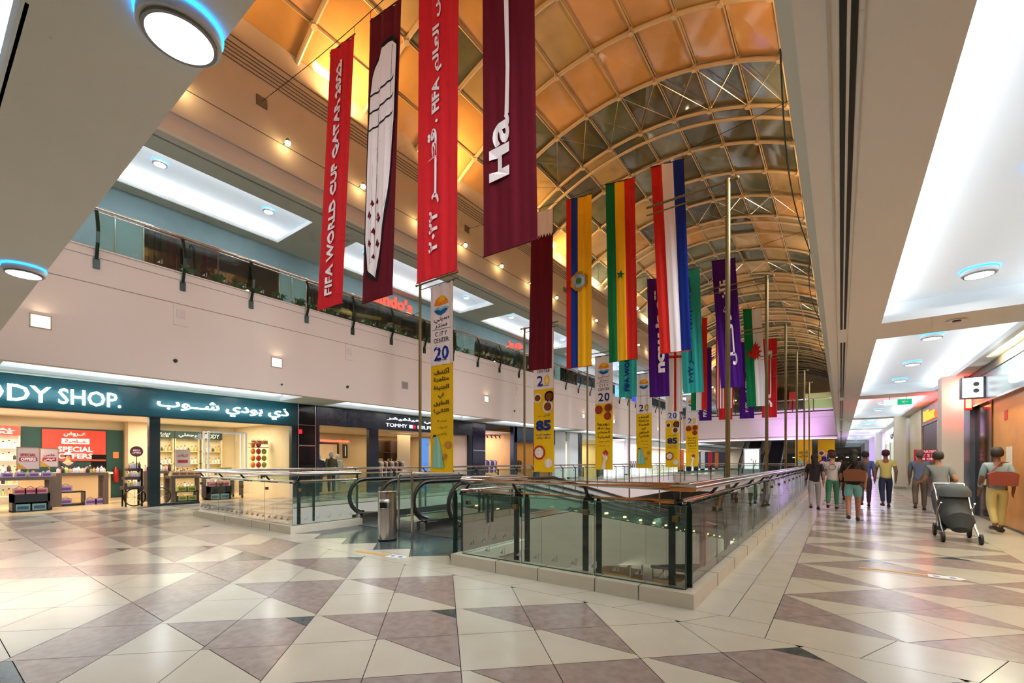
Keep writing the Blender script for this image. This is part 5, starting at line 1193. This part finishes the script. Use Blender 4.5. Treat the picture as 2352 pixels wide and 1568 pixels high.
# bright shops farther along the gallery
m = MB(); m.box(-23, 34.1, 6.2, -22.9, 92, 9.85); struct(m.build('wall_upper', mat('bright_shop', '#eceef2', .6))); m = MB(); m.box(XU - .1, 34.1, 9.2, XU, 92, 9.85); struct(m.build('wall_upper', mat('bright_band', '#dfe4e8', .6)))
for y in (38, 44, 50, 58, 68, 80): area('gallery_shop_light', (-20.5, y, 9.4), (3, 4), 420, (.95, .97, 1))
for k, (y, c) in enumerate(((38, '#5a78e8'), (42, '#9ad0f0'), (46.5, '#3a50d8'))): tag(MB().box(-18.1, y, 6.2, -18.0, y + 2.4, 9.1).build('gallery_screen', emis('gs' + c, c, 1.6)), '%s blue glowing screen of the far upper gallery' % ORD[k], 'screen')
# plants along the upper railing
def plant_proto():
    t = thing('leafy_plant', 'small green leafy plant behind the glass of the upper railing', 'plant', (-14.75, 4.8, 6.2), 'leafy plants along the upper railing')
    MB().box(-14.95, 4.6, 6.2, -14.55, 5.0, 6.62).build('planter', mat('planter_dark', '#2c2a26', .6), t)
    m = MB(); rnd = random.Random(3)
    for i in range(46):
        a = rnd.uniform(0, 2 * pi); l = rnd.uniform(.22, .42); e = rnd.uniform(.25, 1.2); b = Vector((-14.7, 4.8, 6.62)); d = Vector((cos(a) * cos(e), sin(a) * cos(e), sin(e))); s = d.cross(FZ).normalized() * rnd.uniform(.035, .06); k = b + d * l * .55 + FZ * .05; tip = b + d * l - FZ * .05
        m.quad(b, k + s, tip, k - s)
    m.build('leaves', mat('leaf_green', '#4f8a3a', .5, noise=.8, nscale=8, ncol='#2a5a28'), t)
    return t
PL = plant_proto()
for k in range(1, 18): dup(PL, (-14.75, 4.8 + k * .62 + (.9 if k > 7 else 0), 6.2), rz=k * pi / 2)

# ================================================================ RIGHT-HAND SHOPS (fronts at X = 2.9)
XR = 2.9
def rbox(a, b, z0, z1, c, nm, label, cat, x0=XR, x1=XR + .15, m=None): return tag(MB().box(x0, a, z0, x1, b, z1).build(nm, m or mat(nm + c, c, .35)), label, cat)
def rl(body, ya, yb, za, zb, m, par, x, **k): return text(body, (x, (ya + yb) / 2, (za + zb) / 2), -FY, FZ, yb - ya, zb - za, m, par, **k)
m = MB(); m.box(XR + .9, -6, 0, XR + 1.0, 96, 3.75); m.box(XR, 18.7, 0, XR + .9, 18.75, 3.75); struct(m.build('wall_right', mat('right_shop_wall', '#c8b898', .7)))
SIGNB = mat('blue_grey_fascia', '#5d7482', .3, .2)
t = thing('storefront_sign', 'blue-grey storefront fascia with blurred white lettering over the wood-lined shop', 'shop sign', (XR, 12, 2.9))
MB().box(XR - .08, 1, 2.9, XR + .2, 18.6, 3.55).build('fascia_board', SIGNB, t); MB().box(XR - .1, 1, 3.55, XR + .2, 18.6, 3.74).build('top_trim', mat('top_dark', '#4e463c', .6), t); MB().box(XR - .1, 1, 2.86, XR + .2, 18.6, 2.9).build('lower_trim', STEEL, t)
rl('db', 12.75, 13.45, 3.02, 3.45, LETW, t, XR - .09, bold=.05, depth=.04)
t = thing('projecting_sign', 'small white illuminated box sign projecting over the corridor', 'sign', (XR, 15.6, 3.0)); MB().box(XR - .5, 15.5, 2.98, XR - .09, 15.72, 3.5).build('housing', mat('sign_navy', '#12283a', .4), t); MB().box(XR - .48, 15.485, 3.0, XR - .12, 15.5, 3.48).build('lit_face', emis('lit_face', '#ffffff', 3), t)
for zz in (3.16, 3.32): MB().prism([(.055 * cos(a * pi / 8), .055 * sin(a * pi / 8)) for a in range(16)], (XR - .24, 15.484, zz), FX, FZ, .008).build('dark_disc', mat('sign_ink_dark', '#33424a', .5), t)
WOODO = mat('orange_wood', '#e89a2e', .28, noise=.7, nscale=1.6, ncol='#cc7a1e')
rbox(1.0, 15.28, 0.0, 2.88, '', 'wood_wall', 'warm orange wood panelled wall of the nearest right-hand shop', 'wall panel', XR, XR + .1, WOODO)
t = thing('panel_frame', 'thin dark bronze strips framing the orange wood wall', 'frame', (XR, 8, 0)); MB().box(XR - .02, 1, 0, XR, 15.3, .04).build('bottom_strip', mat('bronze2', '#4a3626', .4, .5), t); MB().box(XR - .02, 15.25, 0, XR, 15.31, 2.85).build('side_strip', mat('bronze2', '#4a3626', .4, .5), t); MB().box(XR - .015, 11.2, .04, XR, 11.22, 2.85).build('middle_strip', mat('bronze2', '#4a3626', .4, .5), t)
for y in (8, 12.6): area('wood_fill_light', (XR - .35, y, 3.73), (.12, 3.2), 110, (1, .88, .6), (0, R(22) * -1, 0))  # warm fill added to brighten the orange wall, without fixtures
tag(MB().box(XR - .012, 14.1, 2.35, XR - .004, 14.3, 2.55).build('red_notice', mat('notice_red', '#c8282a', .4)), 'small red square notice on the orange shop glass', 'sign')
tag(MB().box(XR - .012, 13.75, 1.3, XR - .004, 14.15, 1.75).build('paper_notice', mat('paper', '#efe2d0', .6)), 'white paper notice on the orange shop glass', 'sign')
rbox(15.31, 17.0, 0, 2.86, '#2e2118', 'dark_panel', 'dark brown glossy panel beside the orange glass', 'wall panel', XR, XR + .2, mat('brown_gloss', '#2e2118', .12, noise=.8, nscale=1.5, ncol='#5a3820'))
rbox(17.0, 18.6, 0, 2.86, '#6f7f8c', 'steel_pilaster', 'blue-grey steel pilaster next to the corridor column', 'pier', XR - .1, XR + .2, mat('bluegrey_metal', '#6a7886', .25, .5))
tag(MB().box(XR - .02, 15.9, .85, XR, 16.1, 1.0).build('switch_plate', mat('plate_white', '#d8c8a8', .5)), 'small pale switch plate on the dark brown panel', 'switch')
t = thing('column', 'pinkish square corridor column lit red from one side', 'column', (2.45, 17.1, 0)); MB().box(2.23, 16.85, 0, 2.66, 17.45, 3.75).build('shaft', mat('column_paint', '#ddd2c4', .6), t); MB().box(2.21, 16.83, 0, 2.68, 17.47, .15).build('base', STEEL, t)
area('red_glow', (2.6, 16.45, 3.25), (.12, .6), 26, (1, .10, .08), (R(80), 0, 0), R(130))
t = thing('blade_sign', 'narrow red and orange lit blade sign beside the column', 'sign', (2.72, 16.9, 2.9)); MB().box(2.68, 16.7, 2.85, 2.78, 16.8, 3.45).build('tube', emis('orange_tube', '#ffb070', 4), t); MB().box(2.66, 16.72, 2.8, 2.8, 16.83, 3.5).build('back', mat('tube_red', '#b02020', .4), t)
# third shop: dark opening with red neon word
rbox(18.8, 26.38, 2.95, 3.74, '#5a5a66', 'storefront_band', 'grey fascia with a red neon word', 'shop sign', XR - .03, XR + .1)
t = thing('neon_sign', 'red and yellow neon word over the dark doorway', 'sign', (XR, 24, 3.1)); rl('Max', 22.8, 25.4, 3.08, 3.5, emis('neon_red', '#ff7a30', 4), t, XR - .06, bold=.04, depth=.05); MB().box(XR - .04, 22.7, 3.05, XR - .03, 25.5, 3.08).build('neon_rail', mat('neon_red_rail', '#c03020', .4), t)
area('neon_glow', (XR - .25, 24, 3.3), (.2, 3), 45, (1, .08, .08), (0, R(100), 0)); area('neon_glow', (XR - .3, 22, 3.35), (.2, 3), 22, (1, .1, .1), (0, R(180), 0))
rbox(22.6, 26.4, 0, 2.93, '#140c0c', 'dark_doorway', 'dark doorway under the neon word', 'doorway', XR - .01, XR + .1)
rbox(18.8, 22.6, 0, 2.93, '#b8b090', 'stone_pilaster', 'yellowish stone wall right of the dark doorway', 'pier', XR - .04, XR + .1); rbox(26.4, 34.2, 0, 3.74, '#cfc39a', 'stone_pilaster', 'yellowish stone wall beyond the dark doorway', 'pier', XR - .06, XR + .1)
t = thing('sale_banner_stand', 'red sale board on a stand with white words, in front of the dark doorway', 'sign', (2.35, 20.5, 0)); MB().box(2.0, 20.3, 1.42, 3.0 - .25, 20.34, 1.83).build('board', mat('sale_red', '#c0203c', .5, emit=.25), t); m = MB()
for x in (2.1, 2.65): m.tube([(x, 20.32, 0), (x, 20.32, 1.45)], .015, 6)
m.build('stand', STEEL, t)
for s, z, w_ in (('PARTIES', 1.76, .38), ('BUY 2 FOR', 1.635, .66), ('1 80 ONLY', 1.51, .6)): text(s, (2.37, 20.29, z), FX, FZ, w_, .08, PW, t, bold=.02)
# fourth: bright glass shop with white sign, then piers to the end of the corridor
t = thing('storefront_sign', 'white glowing fascia with dark Arabic letters farther down the corridor', 'shop sign', (XR, 40, 2.8)); MB().box(XR - .05, 34.3, 2.75, XR + .1, 46, 3.74).build('fascia_board', mat('white_fascia', '#eef0ee', .4, emit=.5), t); rl('مرسى', 35.5, 41, 2.95, 3.5, mat('sign_ink_dark', '#33424a', .5), t, XR - .06, bold=.02, depth=.03)
rbox(34.4, 46, 0, 2.75, '#dfe6d0', 'glazed_front', 'pale glowing glazed shop front with greenish glass', 'shop front', XR, XR + .1, mat('glow_glass', '#dfe8cc', .2, emit=.45))
for k, y in enumerate((34.3, 38.2, 42.1, 46.0)): tag(MB().box(XR - .06, y - .04, 0, XR + .02, y + .04, 3.0).build('mullion', STEEL), 'steel mullion of the pale glazed shop front, %s from the viewer' % ORD[k], 'mullion')
for k, (y, c, w_) in enumerate(((30.5, '#e4ddcb', .45), (46.5, '#eceae6', .6), (56, '#d8d4e8', .8), (66, '#c8c4cc', .8), (77, '#dcd8d4', .9))):
    t = thing('column', '%s pale corridor column beyond the red-lit one' % ORD[k], 'column', (2.45, y, 0)); MB().box(2.25, y, 0, 2.7, y + w_, 3.75).build('shaft', mat('col' + c, c, .5), t); MB().box(2.23, y - .02, 0, 2.72, y + w_ + .02, .12).build('base', STEEL, t)
rbox(46, 60, 0, 3.74, '#dcc8ec', 'shop_front_panel', 'pale violet shop front far down the corridor', 'shop front', XR, XR + .1, mat('violet_front', '#e0ccf0', .4, emit=.5)); rbox(60, 95.7, 0, 3.74, '#b8b4b0', 'shop_front_panel', 'grey shop front at the end of the corridor', 'shop front')
tag(MB().box(2.5, 62, 0, 2.9, 63, 3.5).build('blue_panel', mat('bluepanel', '#3b4470', .4)), 'tall dark blue panel at the far end of the corridor', 'panel')
area('violet_pool', (1.9, 50, 3.5), (.8, 4), 240, (.62, .25, 1)); 
t = thing('exit_sign', 'green illuminated running-man exit sign under the corridor ceiling', 'exit sign', (1.6, 20.8, 3.4)); MB().box(1.62, 20.8, 3.42, 2.0, 20.84, 3.62).build('panel', emis('exit_green', '#1fae7a', 1.2), t); MB().box(1.24, 20.8, 3.42, 1.61, 20.84, 3.62).build('white_panel', emis('exit_white', '#e8f8f0', 1.0), t)
text('←', (1.81, 20.79, 3.52), FX, FZ, .18, .1, PW, t); m = MB(); m.tube([(1.4, 20.82, 3.62), (1.4, 20.82, 3.75)], .01, 4); m.tube([(1.85, 20.82, 3.62), (1.85, 20.82, 3.75)], .01, 4); m.build('rod', STEEL, t)
for k, (x, y, z) in enumerate(((1.53, 10.2, 3.75), (1.7, 6.1, 4.11), (1.6, 13.2, 4.11))):
    t = thing('ceiling_vent' if k == 0 else 'sprinkler', 'round grey ceiling vent between two coffers' if k == 0 else '%s small sprinkler head in the corridor coffers' % ORD[k - 1], 'vent' if k == 0 else 'sprinkler', (x, y, z)); r_ = .13 if k == 0 else .04
    MB().lathe([(r_, 0), (r_, -.012), (r_ * .8, -.02)], (x, y, z), 20).build('plate', STEEL if k == 0 else WHITE, t); MB().lathe([(r_ * .5, -.01), (r_ * .4, -.03 if k == 0 else -.06)], (x, y, z), 16).build('core', BLACK, t)
# end wall of the corridor: dark shop with a row of lamps
tag(MB().box(-13.6, 95.2, .0, 2.8, 95.4, 2.7).build('far_shop_front', mat('far_dark', '#4a4c46', .4)), 'dark shop front closing the far end of the hall', 'shop front')
for k in range(14): tag(MB().box(-7 + k * .7, 95.1, 2.0, -6.6 + k * .7, 95.22, 2.12).build('strip_lamp', emis('far_lamps', '#f4fff4', 2.5)), 'small white lamp in a row over the farthest shop front', 'lamp', 'row of lamps over the farthest shop front')
# green cable looping along the edge of the vault
pts = []
for i in range(61):
    y = 3.2 + i * .22; s_ = (i % 15) / 15; pts.append((-.30 - .07 * sin(pi * s_), y, 3.98 - .0 * s_))
tag(MB().tube(pts, .006, 5).build('loose_cable', mat('cable_green', '#1f3a30', .5)), 'thin dark green cable drooping along the edge of the right slab', 'cable')
# things on the far bridge level
tag(MB().box(-8.6, 58, 6.2, -6.6, 58.4, 9.6).build('dark_doorway', mat('door_dark', '#1c2622', .5)), 'tall dark doorway on the far bridge level under the medallion', 'doorway')
tag(MB().box(-4.6, 58, 6.2, -3.9, 58.1, 9.0).build('red_poster', mat('red_poster', '#b02a30', .5, emit=.2)), 'narrow red poster on the far bridge level', 'poster')
tag(MB().box(-3.2, 57, 6.2, -.6, 58.4, 8.6).build('kiosk_booth', mat('olive_booth', '#a8a878', .5, emit=.12)), 'pale olive booth at the right end of the far bridge level', 'booth')

# ================================================================ PEOPLE
SKIN = [mat('skin_a', '#a8755a', .6), mat('skin_b', '#7d523c', .6), mat('skin_c', '#c79a7a', .6)]
def skinned(name, verts, edges, radii, m, parent, sub=2):
    me = bpy.data.meshes.new(name); me.from_pydata([tuple(v) for v in verts], edges, []); me.materials.append(m)
    o = bpy.data.objects.new(name, me); COL.objects.link(o); o.parent = parent
    sk = o.modifiers.new('skin', 'SKIN'); sk.use_smooth_shade = True
    if not me.skin_vertices:
        bm_ = bmesh.new(); bm_.from_mesh(me); bm_.verts.layers.skin.verify(); bm_.to_mesh(me); bm_.free()
    for i, r in enumerate(radii):
        v = me.skin_vertices[0].data[i]; v.radius = (r, r) if not isinstance(r, tuple) else r
    me.skin_vertices[0].data[0].use_root = True
    s = o.modifiers.new('sub', 'SUBSURF'); s.levels = sub; s.render_levels = sub
    return o
def person(x, y, rz, label, top, bottom, hair, skin=0, h=1.7, stride=.18, shorts=False, skirt=False, arms=(0, 0), cap=None, bag=None, logo=False, lean=0, hairlong=False, build=1.0, sleeve=True):
    t = thing('person', label, 'person', (x, y, 0)); t.rotation_euler = (0, 0, rz); s = h / 1.7; B = build; sk = SKIN[skin]
    # figure faces +Y in its own frame
    hip, knee, ank = .93 * s, .50 * s, .09 * s
    V = []; E_ = []; Rr = []
    def add(p, r, par=None):
        V.append(Vector(p)); Rr.append(r * s * B if isinstance(r, float) else tuple(a * s * B for a in r)); k = len(V) - 1
        if par is not None: E_.append((par, k))
        return k
    pel = add((0, 0, hip), (.118, .085)); wa = add((0, .01 + lean * .1, 1.1 * s), (.12, .09), pel); ch = add((0, .02 + lean * .2, 1.3 * s), (.145, .1), wa); nb = add((0, .01 + lean * .25, 1.42 * s), (.075, .06), ch); nk = add((0, .015 + lean * .28, 1.48 * s), .052, nb)
    jaw = add((0, .035 + lean * .3, 1.54 * s), (.062, .07), nk); hd = add((0, .02 + lean * .31, 1.615 * s), (.078, .09), jaw); cr = add((0, .01 + lean * .31, 1.665 * s), (.06, .07), hd)
    legs = {}; armp = {}
    for q in (-1, 1):
        st = stride * q
        a = add((q * .09 * s, 0, hip - .06 * s), .08, pel); k_ = add((q * .095 * s, st * .55 + .03, knee), .058, a); n_ = add((q * .095 * s, st * 1.0 - (.1 if st < 0 else 0), ank + (.07 if st < 0 else 0)), .038, k_); f_ = add((q * .105 * s, V[n_].y + .13, V[n_].z - .055), .035, n_); legs[q] = (a, k_, n_, f_)
        sh = add((q * .17 * s, .01 + lean * .24, 1.375 * s), .058, ch); bend = arms[0 if q < 0 else 1]
        el = add((q * (.225) * s, -.03 - st * .5 + bend * .08, 1.10 * s), .043, sh); wr = add((q * .22 * s, .06 - st * .8 + bend * .28, (.87 + bend * .17) * s), .027, el)
        pm = add((q * .22 * s, V[wr].y + .02 + bend * .05, V[wr].z - .055 * s * (1 - bend * .6)), .030, wr); armp[q] = (sh, el, wr, pm)
        d = (V[pm] - V[wr]).normalized(); sd = Vector((0, 1, 0)).cross(d).normalized() if abs(d.y) < .9 else Vector((1, 0, 0)); fw = d.cross(sd).normalized()
        for i in range(4):
            o0 = V[pm] + d * .035 * s + fw * (i - 1.5) * .019; l = (.055, .065, .06, .048)[i] * s
            b = add(o0, .0095, pm); c = add(o0 + d * l * .6 - sd * q * .006, .0085, b); add(o0 + d * l - sd * q * .02, .0075, c)
        b = add(V[pm] + fw * .038 + d * .0, .0105, pm); add(V[pm] + fw * .055 + d * .04, .0085, b)
    skinned('body', V, E_, Rr, sk, t)
    # face: nose, eyes, mouth and ears
    m = MB(); c = V[hd]
    m.tube([c + Vector((0, .085 * s, .015 * s)), c + Vector((0, .112 * s, -.02 * s)), c + Vector((0, .09 * s, -.03 * s))], [.008, .013, .01], 6)
    for q in (-1, 1): m.ball(c + Vector((q * .082 * s, 0, -.01)), .018 * s, 6, sz=1.5)
    m.build('nose_and_ears', sk, t, True, world=False)
    for q in (-1, 1): MB().ball(c + Vector((q * .03 * s, .082 * s, .012)), .011 * s, 6).build('eye', mat('eye_dark', '#1d1512', .3), t, True, world=False)
    MB().tube([c + Vector((-.022, .083 * s, -.05 * s)), c + Vector((0, .092 * s, -.052 * s)), c + Vector((.022, .083 * s, -.05 * s))], .005, 5).build('mouth', mat('lip', '#7a3f38', .5), t, world=False)
    # hair or cap
    hm = mat('hair_' + hair, hair, .7); m = MB()
    pr = [(.001, .085), (.045, .075), (.078, .045), (.092, .0), (.094, -.04), (.086, -.085), (.06, -.11)]
    m.lathe([(r_ * s * 1.05, z * s + .0) for r_, z in pr[::-1]], c + Vector((0, -.024, .045 * s)), 16)
    if hairlong: m.tube([c + Vector((0, -.03, .03 * s)), c + Vector((0, -.045, -.02 * s)), c + Vector((0, -.07, -.12 * s)), c + Vector((0, -.10, -.22 * s)), c + Vector((0, -.11, -.31 * s))], [.06, .08, .085, .075, .03], 12, up=(1, 0, 0))
    m.build('hair', hm, t, True, world=False)
    if cap:
        m = MB(); m.lathe([(.097 * s, 0), (.095 * s, .05), (.06 * s, .1), (.01, .11)], c + Vector((0, -.005, .03 * s)), 16); m.prism([(-.07, 0), (.07, 0), (.05, .09), (-.05, .09)], c + Vector((0, .07 * s, .035 * s)), FX, FY, .008); m.build('cap', mat('cap_' + cap, cap, .7), t, True, world=False)
    # clothes
    tm = mat('top_' + top, top, .85); bm2 = mat('bottom_' + bottom, bottom, .85); g_ = .018
    tv = [V[pel] - Vector((0, 0, .10)), V[pel] + Vector((0, 0, .05)), V[wa], V[ch], V[nb] - Vector((0, 0, .015))]; te = [(0, 1), (1, 2), (2, 3), (3, 4)]; tr = [(.15 * s * B, .12 * s * B), (.158 * s * B, .122 * s * B), (.138 * s * B, .108 * s * B), (.162 * s * B, .118 * s * B), (.09 * s * B, .075 * s * B)]
    for q in (-1, 1):
        i = len(tv); tv.append(V[armp[q][0]]); te.append((3, i)); tr.append(.072 * s * B); tv.append(V[armp[q][0]].lerp(V[armp[q][1]], .62)); te.append((i, i + 1)); tr.append(.062 * s * B)
        if sleeve: tv.append(V[armp[q][1]].lerp(V[armp[q][2]], .82)); te.append((i + 1, i + 2)); tr.append(.042 * s * B)
    skinned('shirt', tv, te, tr, tm, t)
    bv = [V[pel] + Vector((0, 0, .09 * s)), V[pel] - Vector((0, 0, .02))]; be = [(0, 1)]; br = [(.128 * s * B, .098 * s * B), (.145 * s * B, .112 * s * B)]
    for q in (-1, 1):
        i = len(bv); bv.append(V[legs[q][0]]); be.append((1, i)); br.append(.1 * s * B); bv.append(V[legs[q][0]].lerp(V[legs[q][1]], .85)); be.append((i, i + 1)); br.append(.08 * s * B)
        if not shorts: bv.append(V[legs[q][1]]); be.append((i + 1, i + 2)); br.append(.072 * s * B); bv.append(V[legs[q][2]] + Vector((0, 0, .03))); be.append((i + 2, i + 3)); br.append(.055 * s * B)
    if skirt:
        m = MB(); m.tube([V[pel] + Vector((0, 0, .08)), V[pel] - Vector((0, 0, .1)), V[pel] - Vector((0, 0, .42 * s))], [.15 * s * B, .2 * s * B, .25 * s * B], 18, up=(1, 0, 0)); m.build('skirt', bm2, t, True, world=False)
    else: skinned('shorts' if shorts else 'trousers', bv, be, br, bm2, t)
    for q in (-1, 1):
        f, n_ = V[legs[q][3]], V[legs[q][2]]; z0 = max(0, n_.z - .09)
        m = MB(); m.tube([Vector((n_.x, n_.y - .06, z0 + .045)), Vector((n_.x, n_.y + .03, z0 + .05)), Vector((f.x, f.y + .03, z0 + .035)), Vector((f.x, f.y + .07, z0 + .028))], [.04, .046, .042, .025], 10, up=(0, 0, 1)); m.build('shoe', mat('shoe_dark', '#2a2624', .6), t, True, world=False)
    if logo: m = MB(); m.tube([V[ch] + Vector((.085 * cos(a * pi / 8), -.122 * s * B - .012, -.02 + .085 * sin(a * pi / 8))) for a in range(16)], .008, 5, closed=True, up=(0, 1, 0)); m.build('round_print', mat('print_dark', '#4a4a52', .7), t, world=False)
    if bag: 
        m = MB(); m.prism([(-.2, -.13), (.2, -.13), (.22, .1), (.12, .15), (-.12, .15), (-.22, .1)], V[wa] + Vector((.02, -.14 * B - .02, .0)), FX, FZ, .09); m.build('shoulder_bag', mat('bag_' + bag, bag, .6), t, world=False)
        MB().tube([V[wa] + Vector((-.15, -.18, .12)), V[nb] + Vector((.02, -.1, .02)), V[armp[1][0]] + Vector((0, .03, .06)), V[wa] + Vector((.2, -.02, .1))], .012, 6).build('bag_strap', mat('bag_' + bag, bag, .6), t, world=False)
    return t
person(-.62, 15.9, .05, 'woman with long dark hair, dark top and pale grey trousers walking beside the railing', '#2a2226', '#a8a4ac', '#1c1512', 0, 1.62, .16, hairlong=True)
person(-.2, 16.4, -.03, 'person in a white shirt with a round print on the back and green trousers', '#d8d0d0', '#3f8064', '#4a2a20', 2, 1.68, .18, logo=True, sleeve=False)
person(.24, 13.5, .02, 'person with dark hair, brown bag and turquoise shorts, nearest of the walking group', '#2a2322', '#6fa9ac', '#171310', 0, 1.7, .15, shorts=True, bag='#7a4528', hairlong=True, build=1.15)
person(.62, 17.9, 0, 'person in a blue shirt walking behind the turquoise shorts', '#4a5a8a', '#4a3f44', '#221a1a', 1, 1.72, .2)
person(1.12, 18.0, .06, 'man in a yellow shirt and dark blue jeans walking down the corridor', '#c8c070', '#2c3050', '#3a1420', 1, 1.76, .2, sleeve=False)
person(1.85, 17.5, -.1, 'person in a grey-blue shirt and brown trousers near the red sale board', '#5f6880', '#6a5a50', '#6a5548', 1, 1.72, .14)
person(.0, 20.5, 0, 'person in dark clothes farther down the corridor behind the white shirt', '#26242a', '#33303a', '#1a1412', 1, 1.65, .15)
person(1.66, 12.6, .2, 'person in grey clothes pushing the stroller', '#7a7f80', '#565a58', '#3a3430', 0, 1.62, .22, arms=(1, 1), lean=.5)
person(2.55, 13.1, .1, 'person with a dark cap, pale blue top and cream trousers standing in for a reflection', '#8aa0a8', '#c8b878', '#2a2018', 1, 1.68, .12, cap='#3a3028', bag='#8a4030')  # solid figure built in place of a reflection in the shop glass
cash = person(-22.35, 3.55, -1.6, 'shop assistant in a dark uniform and white cap behind the cash counter', '#26303c', '#20242c', '#2a1a14', 2, 1.72, .02, cap='#f0ece4', arms=(.8, .8))
# stroller
t = thing('stroller', 'dark folding stroller pushed along the corridor', 'stroller', (1.72, 11.45, 0)); x, y = 1.72, 11.45; m = MB()
for q in (-.22, .22):
    m.tube([(x + q, y + .85, 1.0), (x + q, y + .55, .85), (x + q, y - .1, .25), (x + q, y - .4, .12)], .014, 6); m.tube([(x + q, y + .5, .12), (x + q, y + .3, .5), (x + q, y - .05, .68)], .014, 6)
m.tube([(x - .22, y + .85, 1.0), (x + .22, y + .85, 1.0)], .018, 8); m.build('frame', STEEL, t, True)
MB().tube([(x, y + .35, .82), (x, y + .25, .55), (x, y + .05, .42), (x, y - .25, .36), (x, y - .33, .22)], [.2, .22, .22, .2, .12], 12, up=(1, 0, 0)).build('seat_shell', mat('stroller_fabric', '#3e4346', .85), t, True)
MB().lathe([(.24, 0), (.24, .1), (.18, .2), (.05, .25)], (x, y + .3, .78), 16).build('canopy', mat('canopy_grey', '#5a6468', .8), t, True)
MB().box(x - .2, y, .2, x + .2, y + .4, .32).build('basket', mat('basket_black', '#1d1f20', .8), t)
for q in (-.24, .24):
    for yy, r_ in ((y + .5, .12), (y - .4, .09)): MB().tube([(x + q - .02, yy, r_), (x + q + .02, yy, r_)], r_, 16).build('wheel', mat('wheel_black', '#161616', .6), t, True)
